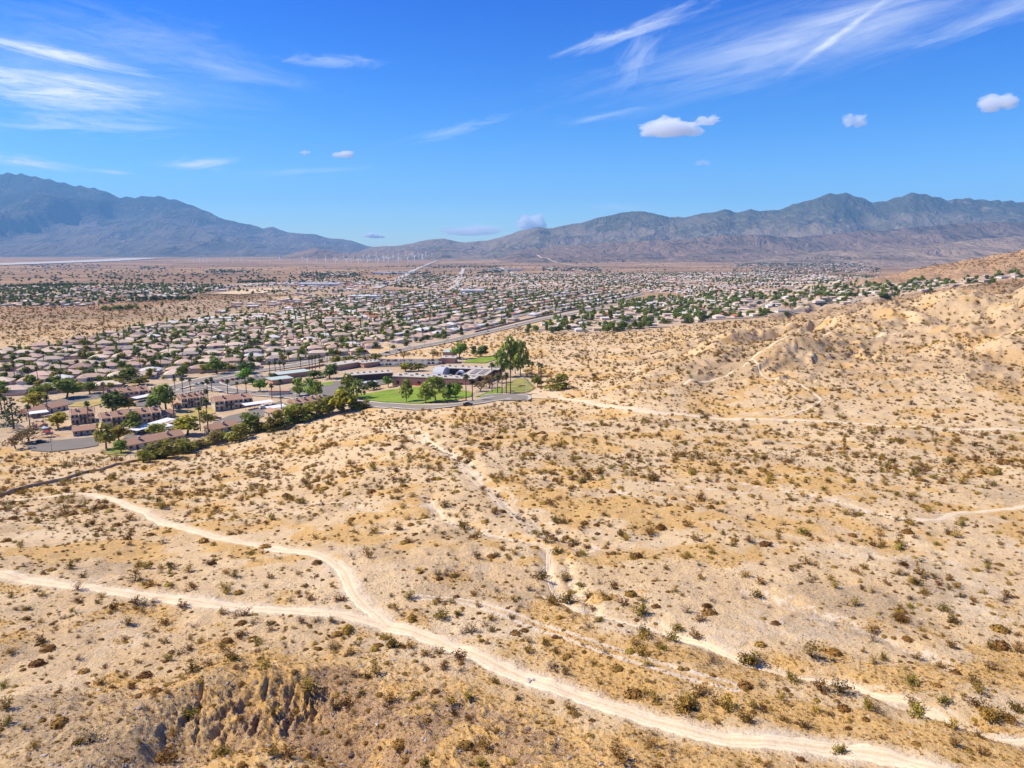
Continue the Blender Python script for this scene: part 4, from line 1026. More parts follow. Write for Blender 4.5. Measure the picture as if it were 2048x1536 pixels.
patch('parking_lot', [(705, 762), (745, 755), (786, 755), (778, 768), (735, 775), (705, 772)], M_LOT, .1)
patch('parking_lot', [(382, 772), (470, 757), (545, 752), (545, 759), (470, 770), (400, 779)], M_LOT, .22)
def grass_mat(name, c0, c1, sc=.5):
    m = bpy.data.materials.new(name); m.use_nodes = True; g = NT(m.node_tree); b = g.n['Principled BSDF']; P = g.new('ShaderNodeNewGeometry').outputs['Position']
    c = g.mix(g.ramp(g.noise(P, .12, 5, .6), .38, .62), c0, c1); c = g.mix(g.math('MULTIPLY', g.ramp(g.noise(P, sc * 2, 5, .7), .5, .68), .5), c, tuple(v * .55 for v in c0)); c = g.mix(g.math('MULTIPLY', g.ramp(g.noise(P, .07, 6, .7), .50, .64), .55), c, (0.30, 0.25, 0.07))
    g.put(b.inputs['Base Color'], c); b.inputs['Roughness'].default_value = .9; b.inputs['Specular IOR Level'].default_value = .15; return m
M_LAWN = grass_mat('green_turf', (0.15, 0.25, 0.02), (0.26, 0.33, 0.035)); M_DRYL = grass_mat('dry_turf', (0.42, 0.31, 0.10), (0.50, 0.38, 0.15)); M_PARK = grass_mat('mixed_turf', (0.17, 0.21, 0.04), (0.40, 0.32, 0.11))
patch('lawn', [(702, 793), (745, 786), (780, 780), (835, 774), (905, 778), (945, 785), (942, 794), (890, 804), (840, 808), (780, 806), (735, 801)], M_LAWN, .12)
patch('lawn', [(950, 794), (975, 785), (1000, 774), (1006, 779), (1000, 788), (975, 794)], M_LAWN, .12)
patch('lawn', [(1003, 785), (1012, 768), (1038, 757), (1055, 759), (1070, 776), (1062, 783), (1040, 787)], M_PARK, .12)
patch('lawn', [(925, 726), (935, 720), (985, 712), (1000, 712), (1001, 717), (970, 727)], M_LAWN, .12)
patch('lawn', [(135, 814), (150, 806), (205, 797), (210, 806), (180, 815)], M_DRYL, .1)
patch('lawn', [(345, 838), (352, 823), (420, 815), (432, 826), (400, 838), (375, 843)], M_DRYL, .1)
patch('lawn', [(268, 922), (300, 903), (370, 886), (440, 868), (500, 856), (540, 845), (545, 852), (480, 872), (400, 893), (300, 921)], M_PARK, .1)
patch('lawn', [(200, 908), (215, 897), (262, 903), (250, 913)], M_PARK, .1)
patch('lawn', [(640, 768), (664, 764), (668, 769), (650, 772)], M_LAWN, .12)

# suburb grid near the apartments
PH = R(19); e1 = np.array([math.cos(PH), math.sin(PH)]); e2 = np.array([-math.sin(PH), math.cos(PH)])
O1 = np.array(ground_at(330, 720))
def clip_line(p, q, name, step=6.0, mg=0):
    n = int(np.linalg.norm(q - p) / step); P = p + (q - p) * np.linspace(0, 1, n)[:, None]
    u, v = project(P[:, 0], P[:, 1], H(P[:, 0], P[:, 1])); m = inside(name, u, v) & (P[:, 1] > 50); runs = []; cur = []
    for k in range(n):
        if m[k]: cur.append(P[k])
        else:
            if len(cur) > 6: runs.append(np.array(cur))
            cur = []
    if len(cur) > 6: runs.append(np.array(cur))
    return runs
def visible(x, y, z):
    t = np.linspace(.04, .97, 80)
    return bool(np.all(CAMZ + (z - CAMZ) * t > H(x * t, y * t) - .4))
LOTS = []     # x, y, heading, region
def far_from(x, y, lst, extra=0.0):
    for S, w in lst:
        if np.min(np.hypot(S[:, 0] - x, S[:, 1] - y)) < w / 2 + extra: return False
    return True
def grid(name, O, a1, a2, row, lot, off, n1, n2, jit, keep, street_w=8.5, streets=True):
    ang = math.atan2(a1[1], a1[0])
    for i in range(-n2, n2):
        c = O + a2 * (i * row)
        if streets:
            for run in clip_line(c - a1 * n1 * lot, c + a1 * n1 * lot, name):
                o = ribbon('street', run, street_w, M_ASPH2, .14, 0, 3); STREETS.append((run[::2], street_w))
                for sg in (-1, 1): ribbon('pavement', run + a2 * sg * (street_w / 2 + .8), 1.5, M_CONC, .22, 0, 2)
        for sg in (-1, 1):
            for j in range(-n1, n1):
                p = c + a2 * sg * off + a1 * (j * lot + rnd.uniform(-jit, jit)) + a2 * rnd.uniform(-jit, jit)
                if rnd.random() > keep: continue
                LOTS.append((p[0], p[1], ang + (0 if sg > 0 else math.pi), name))
grid('near', O1, e1, e2, 58, 17.5, 18.5, 30, 10, .8, .95)
d1 = np.array([math.sin(R(24)), math.cos(R(24))]); d2 = np.array([-d1[1], d1[0]])
O2 = np.array(ground_at(900, 640)); grid('mid', O2, d1, d2, 66, 20, 20, 60, 22, 2.5, .88)
h1 = np.array([math.cos(R(8)), math.sin(R(8))]); h2 = np.array([-h1[1], h1[0]]); O3 = np.array(ground_at(1400, 615))
grid('right', O3, h1, h2, 72, 25, 21, 50, 20, 5, .80, 7.5, True)
LOTS = np.array([(a, b, c, {'near': 0, 'mid': 1, 'right': 2}[n]) for a, b, c, n in LOTS])
lu, lv = project(LOTS[:, 0], LOTS[:, 1], H(LOTS[:, 0], LOTS[:, 1]))
okl = np.zeros(len(LOTS), bool)
for k, n in enumerate(('near', 'mid', 'right')): okl |= (LOTS[:, 3] == k) & inside(n, lu, lv)
okl &= (LOTS[:, 1] > 300) & (lu > -40) & (lu < 2090)
LOTS = LOTS[okl]
keepers = []
for k, (x, y, a, n) in enumerate(LOTS):
    if not far_from(x, y, STREETS[:12], 9.5): continue
    if not visible(x, y, float(H(x, y)) + 3): continue
    keepers.append(k)
LOTS = LOTS[keepers]
# thin out lots that overlap where two grids meet
keep = []
for k in range(len(LOTS)):
    if all(np.hypot(*(LOTS[k, :2] - LOTS[j, :2])) > 13 for j in keep[-400:]): keep.append(k)
LOTS = LOTS[keep]
LOTS = LOTS[np.argsort(np.hypot(LOTS[:, 0], LOTS[:, 1]))]
# far districts: many roofs a few pixels across
def sample_region(name, Y0, Y1, n, r, fan=.80):
    y = np.sqrt(r.uniform(Y0 * Y0, Y1 * Y1, n)); x = y * r.uniform(-fan, fan, n); u, v = project(x, y, H(x, y)); m = inside(name, u, v); return x[m], y[m]
FARH = []
for nm, Y0, Y1, n in (('far', 1500, 4300, 16000), ('farleft', 1100, 3000, 9000), ('strip', 1500, 3500, 9000), ('scrubstrip', 900, 2000, 2200)):
    x, y = sample_region(nm, Y0, Y1, n, rng); 
    g_ = 27.0; xi = np.round(x / g_) * g_ + rng.uniform(-4, 4, len(x)); yi = np.round(y / 34.0) * 34 + rng.uniform(-4, 4, len(x))
    _, idx = np.unique(np.stack([np.round(x / g_), np.round(y / 34)], -1), axis=0, return_index=True)
    hole = fbm(xi / 260, yi / 260, 3, 131); idx = idx[(hole[idx] > {'far': -.28, 'scrubstrip': .02}.get(nm, -.05))]
    for k in idx: FARH.append((xi[k], yi[k], rng.choice([0, 1.57]) + rng.uniform(-.1, .1)))
PATCHES = [(1470, 1730, 527, 534, .9), (855, 1000, 531, 537, .5), (1085, 1200, 535, 543, .8), (430, 500, 542, 545, .6), (770, 860, 545, 549, .7), (600, 720, 546, 556, .6), (1610, 1720, 515, 519, .4), (1030, 1080, 509, 513, .6), (1140, 1220, 519, 527, .4), (280, 330, 533, 540, .6), (60, 200, 528, 536, .3), (960, 1020, 540, 546, .8), (410, 470, 540, 546, .5), (1500, 1760, 536, 546, .35)]
for (ua, ub, va, vb, dn) in PATCHES:
    for k in range(int((ub - ua) * (vb - va) * .16 * dn)):
        x, y = ground_at(rng.uniform(ua, ub), rng.uniform(va, vb)); FARH.append((x, y, rng.choice([0, 1.57])))
MAXH = 300
IND = LOTS[:MAXH]; REST = LOTS[MAXH:]
HOUSES = []
NAMES_R = ['pink tiled roof', 'tan tiled roof', 'rose tiled roof', 'white roof', 'red tiled roof', 'grey brown roof']
for k, (x, y, a, n) in enumerate(IND):
    r_ = rnd.random()
    if n == 0: roof = 0 if r_ < .30 else 1 if r_ < .62 else 2 if r_ < .78 else 3 if r_ < .86 else 5; tp = rnd.randrange(4)
    elif n == 1: roof = 1 if r_ < .34 else 0 if r_ < .48 else 3 if r_ < .68 else 2 if r_ < .78 else 4 if r_ < .84 else 5; tp = rnd.randrange(6)
    else: roof = 3 if r_ < .62 else 1 if r_ < .78 else 4 if r_ < .84 else 5; tp = rnd.choice([4, 5, 4, 5, 0, 1])
    if tp > 3 and roof in (0, 2, 4): roof = 3
    wl = rnd.choice([0, 0, 1, 2]); o = house(x, y, a + rnd.uniform(-.05, .05) + (rnd.choice([0, 0, 0, 1.5708]) if n != 0 else 0), tp, roof, wl, k < 130, rnd.uniform(.84, .97))
    HOUSES.append((o, x, y, ['cream', 'tan', 'white'][wl] + ' house with ' + NAMES_R[roof]))
# the house with the solar roof beside the apartments
x, y = ground_at(108, 768)
dists = [math.hypot(h[1] - x, h[2] - y) for h in HOUSES]; kk = int(np.argmin(dists)); so = HOUSES[kk]
slot([c for c in so[0].children if c.name.startswith('roof')][0], M_TILE[3])
for i in range(6):
    b = MB(); b.box(-.8, .8, -.5, .5, 0, .06); pnl = b.build('solar_panel', M_SOLAR, so[0]); pnl.location = (-3.2 + 1.7 * (i % 3) + 3, -3.1 + 1.1 * (i // 3), 3.95 - .45 + .45 * (i // 3)); pnl.rotation_euler = (math.atan(.42), 0, 0)
HOUSES[kk] = (so[0], so[1], so[2], 'SOLAR')
# ------------------------------------------------------------------ the rest of the roofs as one mass
def mass_houses(rows_):
    V = []; Fc = []; MI = []; bw = [13, 15, 17]
    for (x, y, a) in rows_:
        W = rng.choice(bw) / 2; D = rng.uniform(9, 12) / 2; z = float(H(x, y)) - .5; flat = rng.random() < .5; h = D * (.22 if flat else .42); c, s_ = math.cos(a), math.sin(a); k = len(V)
        def P(px, py, pz): return (x + px * c - py * s_, y + px * s_ + py * c, z + pz)
        V += [P(-W, -D, 0), P(W, -D, 0), P(W, D, 0), P(-W, D, 0), P(-W, -D, 3.3), P(W, -D, 3.3), P(W, D, 3.3), P(-W, D, 3.3)]
        o = .5; kx = 0 if flat else D
        V += [P(-W - o, -D - o, 3.2), P(W + o, -D - o, 3.2), P(W + o, D + o, 3.2), P(-W - o, D + o, 3.2), P(-W + kx - o, 0, 3.2 + h), P(W - kx + o, 0, 3.2 + h)]
        Fc += [(k, k + 1, k + 5, k + 4), (k + 1, k + 2, k + 6, k + 5), (k + 2, k + 3, k + 7, k + 6), (k + 3, k, k + 4, k + 7), (k + 8, k + 9, k + 13, k + 12), (k + 9, k + 10, k + 13), (k + 10, k + 11, k + 12, k + 13), (k + 11, k + 8, k + 12)]
        rf = rng.choice([1, 2, 2, 3, 4, 4, 6, 6, 2, 6, 1, 5]); wl = rng.choice([0, 7, 8]); MI += [wl] * 4 + [rf] * 4
    me = mesh_np('distant_housing', V, Fc, [M_STUC[0]] + M_TILE + [M_STUC[1], M_STUC[2]], MI)
    tag(link('distant_housing', me), kind='stuff')
mass_houses([(x, y, a) for x, y, a, n in REST] + FARH)
def far_shed(u, v, w, d, h, m, cat, label):
    x, y = ground_at(u, v); b = MB(); b.box(-w / 2, w / 2, -d / 2, d / 2, -2, h); o = empty('long_low_building', (x, y, float(H(x, y)))); b.build('wall', M_STUC[2], o)
    c = MB(); c.box(-w / 2 - .4, w / 2 + .4, -d / 2 - .4, d / 2 + .4, h + .003, h + .7); c.build('roof', m, o); tag(o, label, cat)
far_shed(1010, 541, 190, 40, 7, M_METAL, 'warehouse', 'long white flat warehouse by the end of the straight avenue')
far_shed(730, 597, 60, 30, 6, M_METAL, 'large building', 'long white roofed hall standing in the scrubby strip of town')
far_shed(640, 572, 120, 45, 8, M_METAL, 'large building', 'broad white hall beside the dark tree belt')
far_shed(945, 587, 55, 35, 8, M_METAL, 'large building', 'white hall at the foot of the straight avenue')
far_shed(790, 547, 210, 60, 6, M_METAL, 'warehouse', 'pale warehouse beside the slanting avenue on the plain')
# straight avenues across the plain
for px, w, m_ in (([(752, 577), (804, 555), (837, 537), (874, 522)], 26, M_CONC), ([(904, 582), (917, 560), (927, 537)], 22, M_CONC), ([(1071, 577), (1040, 557), (1024, 547), (1010, 540), (1000, 535)], 20, M_CONC),
                ([(1154, 533), (1111, 525), (1074, 511)], 15, M_TRACK), ([(640, 541), (760, 542), (900, 541)], 30, M_TRACK), ([(1274, 531), (1400, 526), (1536, 519)], 22, M_TRACK)):
    S = smooth(np.array(G(px)), 60); ribbon('avenue', S, w, m_, .5, 0, 3)
M_WASH = mat('white_wash_sand', (0.50, 0.46, 0.40), .95, .08, .004)
S = smooth(np.array(G([(-60, 531), (100, 526), (200, 522), (290, 517)])), 150); ribbon('river_wash', S, 520, M_WASH, 1.0, .25, 9)
patch('field', [(420, 588), (520, 578), (560, 577), (560, 583), (480, 590)], M_TRACK, .4, 40)
M_SANDF = mat('pale_sand_field', (0.52, 0.37, 0.2), .95, .1, .02)
patch('field', [(480, 650), (560, 635), (690, 632), (700, 638), (600, 645), (500, 655)], M_SANDF, .3, 15)
patch('field', [(540, 596), (640, 588), (650, 595), (560, 602)], M_SANDF, .3, 25)

# ------------------------------------------------------------------ apartments
def frame_of(pl_, pr):
    A = np.array(ground_at(*pl_)); B = np.array(ground_at(*pr)); d = B - A; L = float(np.hypot(*d)); a = math.atan2(d[1], d[0])
    n = np.array([-d[1], d[0]]) / L; pts = [A, B, A + n * 8, B + n * 8]; z = float(np.mean([H(*p) for p in pts])); return A, a, L, z
SH = 2.45
def cooler(parent, x, y, z, k=None):
    b = MB(); b.box(-.55, .55, -.55, .55, .55, 1.45); c = b.build('rooftop_cooler', M_COOL, parent, loc=(x, y, z))
    l = MB()
    for sx in (-.45, .45):
        for sy in (-.45, .45): l.box(sx - .05, sx + .05, sy - .05, sy + .05, -.4, .55)
    l.build('stand', M_STEEL, c); v = MB(); v.box(-.4, .4, -.58, -.545, .7, 1.3); v.build('vent', M_STEEL, c)
def apartment(pl_, pr, D, st_, units, label, coolers=3, wallm=M_APT, wing=True, pitch=.40, front=True, balc=True):
    A, a, L, z = frame_of(pl_, pr); o = empty('apartment_building', (A[0], A[1], z), a); tag(o, label, 'apartment block', 'brown roofed apartment buildings')
    h = SH * st_ + .1; w = MB(); w.box(0, L, 0, D, -2.5, h); rh = D / 2 * pitch
    for x in (0, L): w.add([(x, 0, h), (x, D, h), (x, D / 2, h + rh - .05)], [(0, 1, 2)])
    w.build('wall', wallm, o); r = MB(); hip(r, 0, L, 0, D, h + .02, pitch, .35, 0, True); r.build('roof', M_SHING, o)
    uw = L / units
    for i in range(units + 1):
        if wing and (i in (0, units) or i % 2 == 1):
            x = min(max(i * uw, .16), L - .16); b = MB(); hh = h + .30
            b.add([(x + s, yy, zz) for s in (-.15, .15) for yy, zz in ((-1.3, -1.2), (-1.3, h - .4), (D / 2, hh + rh + .25), (D + .2, h + .2), (D + .2, -1.2))], [(4, 3, 2, 1, 0), (5, 6, 7, 8, 9), (0, 1, 6, 5), (1, 2, 7, 6), (2, 3, 8, 7), (3, 4, 9, 8), (4, 0, 5, 9)])
            b.build('party_wall', wallm, o)
    for i in range(units):
        x0 = i * uw
        for s in range(st_):
            zb = s * SH
            for (fa, fb) in ((.12, .38), (.60, .88)):
                if s == 0 and fa == .60:
                    b = MB(); b.box(x0 + fa * uw, x0 + fa * uw + 1.0, -.05, .02, 0, 2.05); b.build('door', M_DOOR, o); continue
                b = MB(); b.box(x0 + fa * uw, x0 + fb * uw, -.06, .02, zb + .85, zb + 2.15, 0); b.box(x0 + fa * uw + .1, x0 + fb * uw - .1, -.09, -.05, zb + .95, zb + 2.05, 1); b.build('window', [M_FRAME, M_GLASS], o)
        if st_ == 2 and balc:
            b = MB(); b.box(x0 + .3, x0 + uw - .3, -1.25, -.1, SH - .15, SH + .03); b.box(x0 + .3, x0 + uw - .3, -1.25, -1.17, SH + .03, SH + .9); b.build('balcony', M_RAIL if i % 2 else wallm, o)
    for xx in (-.05, L + .05):
        b = MB(); b.box(xx - .04, xx + .04, D * .35, D * .5, h - 1.9, h - .8); b.build('window', M_GLASS, o)
    for i in range(coolers):
        x = L * (i + .5) / coolers; y = D * .30; cooler(o, x, y, h + y * pitch + .1)
    return o
APTS = [
 apartment((255, 901), (369, 881), 9.5, 1, 4, 'long single storey apartment block with brown roof closest to the bare desert', 2, wing=False),
 apartment((204, 857), (323, 842), 10, 2, 6, 'two storey apartment block with cream party walls facing the white carport', 5),
 apartment((324, 841), (352, 834), 8, 1, 1, 'small brown roofed single storey annex at the end of the middle block', 0, wing=False),
 apartment((143, 849), (191, 844), 10, 2, 3, 'short two storey apartment block with dark balcony behind the blue grey building', 2),
 apartment((147, 873), (193, 868), 7.5, 1, 2, 'low blue grey walled building with brown roof above the parking court', 0, M_GREYW, False),
 apartment((60, 835), (137, 818), 9, 1, 3, 'long low brown roofed block behind the small white carport', 1, wing=False),
 apartment((80, 861), (97, 858), 9, 1, 1, 'small cream gable building half hidden by a yellow green tree', 0, wing=False),
 apartment((220, 805), (298, 796), 10, 2, 4, 'two storey block with peach gable beside the far parking court', 3, M_PEACH),
 apartment((299, 798), (322, 793), 8, 1, 1, 'small brown roofed annex beside the peach gabled block', 0, M_PEACH, False),
 apartment((363, 816), (412, 809), 10, 2, 4, 'two storey block with four chimney like coolers above a yellow lawn', 4),
 apartment((347, 818), (362, 816), 8, 1, 1, 'low brown roofed annex left open to the yellow lawn', 0, wing=False),
 apartment((430, 823), (506, 811), 10, 2, 4, 'two storey block with tall white end gable beside three palms', 2),
 apartment((427, 871), (478, 857), 9, 1, 2, 'single storey brown roofed block beside the tallest palm and the hedge', 1, wing=False),
 apartment((592, 828), (652, 813), 9, 2, 4, 'two storey block with four coolers half hidden behind the desert hedge', 4),
 apartment((545, 836), (568, 830), 8, 1, 1, 'small cream gabled building beside a white carport at the hedge', 0, wing=False),
]
def carport(pl_, pr, D, label, h=2.5):
    A, a, L, z = frame_of(pl_, pr); o = empty('carport', (A[0], A[1], z), a); tag(o, label, 'carport', 'white roofed carports')
    b = MB(); b.add([(-.2, -.2, h), (L + .2, -.2, h), (L + .2, D, h + .35), (-.2, D, h + .35), (-.2, -.2, h + .16), (L + .2, -.2, h + .16), (L + .2, D, h + .51), (-.2, D, h + .51)], [(3, 2, 1, 0), (4, 5, 6, 7), (0, 1, 5, 4), (1, 2, 6, 5), (2, 3, 7, 6), (3, 0, 4, 7)]); b.build('roof', M_METAL, o)
    n = max(3, int(L / 5) + 1)
    for i in range(n):
        for y, hh in ((1.0, h + .05), (D - .8, h + .28)):
            p = MB(); p.box(-.07, .07, -.07, .07, -1.2, hh); p.build('post', M_STEEL, o, loc=(.2 + (L - .4) * i / (n - 1), y, 0))
carport((276, 872), (352, 848), 5.5, 'long white carport between the middle block and the front block'); carport((60, 838), (98, 833), 5.5, 'white carport in front of the long low block')
carport((274, 806), (308, 799), 5, 'white carport in front of the peach gabled block'); carport((492, 822), (548, 810), 5.5, 'white carport in front of the white gabled two storey block')
carport((540, 828), (577, 819), 5.5, 'white carport beside the small cream gabled building'); carport((326, 866), (348, 861), 5, 'short white carport half hidden behind the front block')

# ------------------------------------------------------------------ the brick school and its neighbours
def school():
    A, a, L, z = frame_of((785, 772), (948, 770)); o = empty('school_building', (A[0], A[1], z), a); tag(o, 'large red brick school with white roofs round a dark courtyard and a barrel vault', 'school')
    dp = 10.5; h = 4.6; k = L / 163.0      # metres per pixel along the front
    def blk(name, x0, x1, y0, y1, hh, m, rf=True, rm=M_ROOFW):
        b = MB(); b.box(x0, x1, y0, y1, -2, hh); w = b.build(name, m, o)
        if rf:
            r = MB(); r.box(x0 - .3, x1 + .3, y0 - .3, y1 + .3, hh + .003, hh + .45); r.build('roof', rm, o)
    blk('front_wing', 0, L, 0, dp, h, M_BRICK); blk('rear_wing', 60 * k, 186 * k, 33, 43, h + .6, M_BRICKD); blk('end_wing', 132 * k, 176 * k, dp + .02, 32.98, h + .3, M_BRICKD); blk('low_wing', 12 * k, 62 * k, dp + .02, 16, h - .6, M_BRICKD)
    bnd = MB(); bnd.box(-.02, L + .02, -.06, .0, h - .55, h - .2); bnd.build('fascia', M_DOOR, o)
    # barrel vault with its axis along the front
    def vault(x0, x1, y0, y1, z0, rise, m, name):
        b = MB(); n = 10; V = []
        for x in (x0, x1):
            for i in range(n + 1):
                t = math.pi * i / n; V.append((x, (y0 + y1) / 2 - (y1 - y0) / 2 * math.cos(t), z0 + rise * math.sin(t)))
        b.add(V, [(i, n + 1 + i, n + 2 + i, i + 1) for i in range(n)] + [tuple(range(n, -1, -1)), tuple(range(n + 1, 2 * n + 2))]); b.build(name, m, o, False)
    vault(62 * k, 84 * k, 17, 33.5, 2.2, 5.2, M_ALU, 'barrel_vault_roof')
    b = MB(); b.box(62 * k, 84 * k, 17, 33, -2, 2.2); b.build('hall', M_BRICKD, o)
    # an arch that crosses the court, open below
    b = MB(); n = 14; xc = 120 * k; rx = 12.5 * k; V = []
    for y in (17.0, 20.5):
        for rr in (1.0, .84):
            for i in range(n + 1):
                t = math.pi * i / n; V.append((xc - rx * rr * math.cos(t), y, .2 + 6.6 * rr * math.sin(t)))
    m_ = n + 1
    for i in range(n): b.add([V[i], V[i + 1], V[m_ + i + 1], V[m_ + i], V[2 * m_ + i], V[2 * m_ + i + 1], V[3 * m_ + i + 1], V[3 * m_ + i]], [(0, 1, 2, 3), (7, 6, 5, 4), (4, 5, 1, 0), (3, 2, 6, 7)])
    b.build('courtyard_arch', M_METAL, o)
    b = MB(); b.box(84.2 * k, 131.8 * k, dp + .05, 32.9, -1.5, .12); b.build('courtyard_floor', M_LOT, o)
    for i in range(7):
        for y in (3.0, 7.5):
            b = MB(); b.box(-.75, .75, -.6, .6, 0, .95); b.build('roof_vent', M_COOL if (i + (y > 5)) % 2 else M_STEEL, o, loc=((i + .6 + .25 * (y > 5)) * L / 7.2, y, h + .45))
    for i in range(9):
        b = MB(); b.box(-.6, .6, -.6, .6, 0, .9); b.build('roof_vent', M_STEEL if i % 2 else M_COOL, o, loc=((64 + i * 14) * k, 38 + (i % 2) * 2, h + 1.05))
    for i in range(4):
        for j in (0, 1):
            b = MB(); b.box(-1.6, 1.6, -.5, .5, 0, 1.0); b.build('skylight', M_COOL, o, loc=((148 + j * 17) * k, 15 + i * 4.6, h + .75))
    for i in range(6):
        b = MB(); b.box(-.9, .9, -.08, .02, .2, 2.3); b.build('door' if i == 0 else 'window', M_DOOR if i == 0 else M_GLASS, o, loc=(L * (.07 if i == 0 else .2 + i * .13), 0, 0))
    b = MB(); b.box(30 * k, 41 * k, -1.6, -1.5, -.5, 1.2); b.box(48 * k, 57 * k, -1.6, -1.5, -.5, 1.3)
    tag(link('safety_barrier', b.mesh('safety_barrier', M_ORANGE)), 'orange red mesh barrier along the foot of the brick school wall', 'barrier'); bb = bpy.data.objects['safety_barrier']; bb.location = o.location; bb.rotation_euler = o.rotation_euler
    return o
school()
def longhall(pl_, pr, D, h, wm, rm, name, label, cat, band=True, vents=5, over=.6):
    A, a, L, z = frame_of(pl_, pr); o = empty(name, (A[0], A[1], z), a); tag(o, label, cat); b = MB(); b.box(0, L, 0, D, -2, h); b.build('wall', wm, o)
    r = MB(); r.box(-over, L + over, -over, D + over, h + .003, h + .4); r.build('roof', rm, o)
    if band:
        for i in range(int(L / 4)):
            b = MB(); b.box(-1.5, 1.5, -.06, .02, h * .45, h * .85); b.build('window', M_GLASS, o, loc=(2.4 + i * 4, 0, 0))
    for i in range(vents):
        b = MB(); b.box(-.8, .8, -.6, .6, 0, .9); b.build('roof_vent', M_COOL, o, loc=(L * (i + .5) / vents, D * .5, h + .4))
    return o
longhall((701, 766), (786, 757), 11, 4.4, M_BRICKD, M_ROOFW, 'school_wing', 'long dark walled school wing with pale roof beside the brick school', 'school building', True, 7)
longhall((672, 742), (727, 733), 12, 4.0, M_BRICK, M_ROOFW, 'low_building', 'low tan walled building with pale roof below the parked cars', 'building', False, 3)
longhall((728, 736), (760, 732), 10, 3.6, M_BRICK, M_ROOFW, 'low_building', 'low pale roofed block between the school wing and the parked cars', 'building', False, 4)
longhall((546, 771), (586, 765), 11, 3.2, M_BRICK, M_TURQ, 'pavilion', 'pavilion with pale turquoise roof beside the sports court', 'pavilion', False, 0)
longhall((560, 760), (622, 751), 11, 3.4, M_BRICK, M_TURQ, 'pavilion', 'longer pavilion with pale turquoise roof behind the sports court', 'pavilion', False, 0)
longhall((883, 727), (910, 727), 12, 4.2, M_BRICK, M_ROOFW, 'gymnasium', 'small white roofed block behind the school courtyard', 'building', False, 2)
longhall((886, 718), (906, 718), 14, 5.5, M_BRICK, M_TURQ, 'gymnasium', 'taller block with pale green roof behind the white roofed one', 'building', False, 0)
longhall((727, 776), (752, 773), 5, 2.8, M_STEEL, M_ALU, 'shade_canopy', 'pale blue flat shade canopy beside the green school lawn', 'canopy', False, 0)
far_shed(560, 790, 12, 3, 2.2, M_BRICK, 'shed', 'low brick store beside the street below the sports court')

# ------------------------------------------------------------------ walls, fences, lamps, poles
def wall_run(px, h, t, m, name, label, cat, step=3.0):
    S = smooth(np.array(G(px)), step); T = np.gradient(S, axis=0); T /= np.linalg.norm(T, axis=1, keepdims=True); N = np.stack([-T[:, 1], T[:, 0]], -1); z = H(S[:, 0], S[:, 1]); V = []
    for k in range(len(S)):
        for sg, zz in ((-1, -.6), (-1, h), (1, h), (1, -.6)): V.append((*(S[k] + N[k] * sg * t / 2), z[k] + zz))
    Fc = [(4 * i + j, 4 * i + (j + 1) % 4, 4 * i + 4 + (j + 1) % 4, 4 * i + 4 + j) for i in range(len(S) - 1) for j in range(4)]; n = len(S) - 1
    Fc += [(3, 2, 1, 0), (4 * n, 4 * n + 1, 4 * n + 2, 4 * n + 3)]; o = link(name, mesh_np(name, V, Fc, [m])); tag(o, label, cat); return S
S = wall_run([(-40, 1003), (32, 982), (100, 966), (155, 951), (225, 933), (280, 921)], .85, .35, M_BLOCK, 'boundary_wall', 'low dark boundary wall running across the sand below the parking court', 'wall')
wall_run([(285, 920), (370, 903), (440, 885), (495, 869), (538, 858), (600, 842), (680, 826), (735, 815)], 1.2, .3, M_BLOCK, 'boundary_wall', 'tan boundary wall along the foot of the desert hedge', 'wall')
wall_run([(560, 746), (620, 737), (680, 725)], 1.6, .3, M_BLOCK, 'garden_wall', 'tan garden wall along the road opposite the palm row', 'wall'); wall_run([(400, 748), (470, 735), (560, 727), (650, 716)], 1.8, .3, M_BLOCK, 'garden_wall', 'brown garden wall behind the suburb along the main road', 'wall')
wall_run([(950, 665), (1040, 643), (1120, 626), (1200, 612)], 1.8, .4, M_BLOCK, 'garden_wall', 'dark garden wall along the far side of the climbing main road', 'wall')
def fence(px, label, spacing=3.2, h=1.9):
    S = smooth(np.array(G(px)), spacing); o = empty('wire_fence', (*S[0], float(H(*S[0])))); tag(o, label, 'fence'); b0 = o.location
    pm = MB(); pm.box(-.05, .05, -.05, .05, -.3, h); pm = pm.mesh('post', M_STEEL)
    for p in S: link('post', pm, o, Vector((p[0], p[1], float(H(*p)))) - b0)
    for zz in (.5, h - .1):
        r = MB()
        for p, q in zip(S[:-1], S[1:]): r.tube(Vector((p[0], p[1], float(H(*p)) + zz)) - b0, Vector((q[0], q[1], float(H(*q)) + zz)) - b0, .025, .025, 4, caps=False)
        r.build('wire', M_STEEL, o)
fence([(120, 924), (200, 935), (226, 924), (280, 914)], 'thin wire fence with posts above the dark boundary wall'); fence([(560, 792), (620, 797), (690, 801)], 'wire fence along the foot of the sports court', 4.0, 2.6)
fence([(1048, 757), (1058, 768), (1068, 779), (1062, 784)], 'dark fence down the side of the small park', 2.5, 1.6); fence([(940, 794), (985, 772), (1008, 760)], 'dark fence climbing the slope behind the palms', 3, 1.5)
def lamp(u, v, h, label, m=M_STEEL):
    x, y = ground_at(u, v); o = empty('street_lamp', (x, y, float(H(x, y)))); tag(o, label, 'street lamp', 'street lamps'); b = MB(); b.tube((0, 0, -.3), (0, 0, h), .11, .07, 6); b.build('pole', m, o)
    b = MB(); b.tube((0, 0, h - .1), (1.4, 0, h + .1), .06, .05, 5); b.build('arm', m, o); b = MB(); b.box(1.1, 2.0, -.16, .16, h - .02, h + .14); b.build('lamp_head', m, o)
lamp(104, 903, 6.2, 'dark street lamp at the edge of the parking court'); lamp(1053, 792, 7.5, 'tall white pole beside the turning circle', M_METAL); lamp(230, 772, 8, 'street lamp beside the suburban side street')
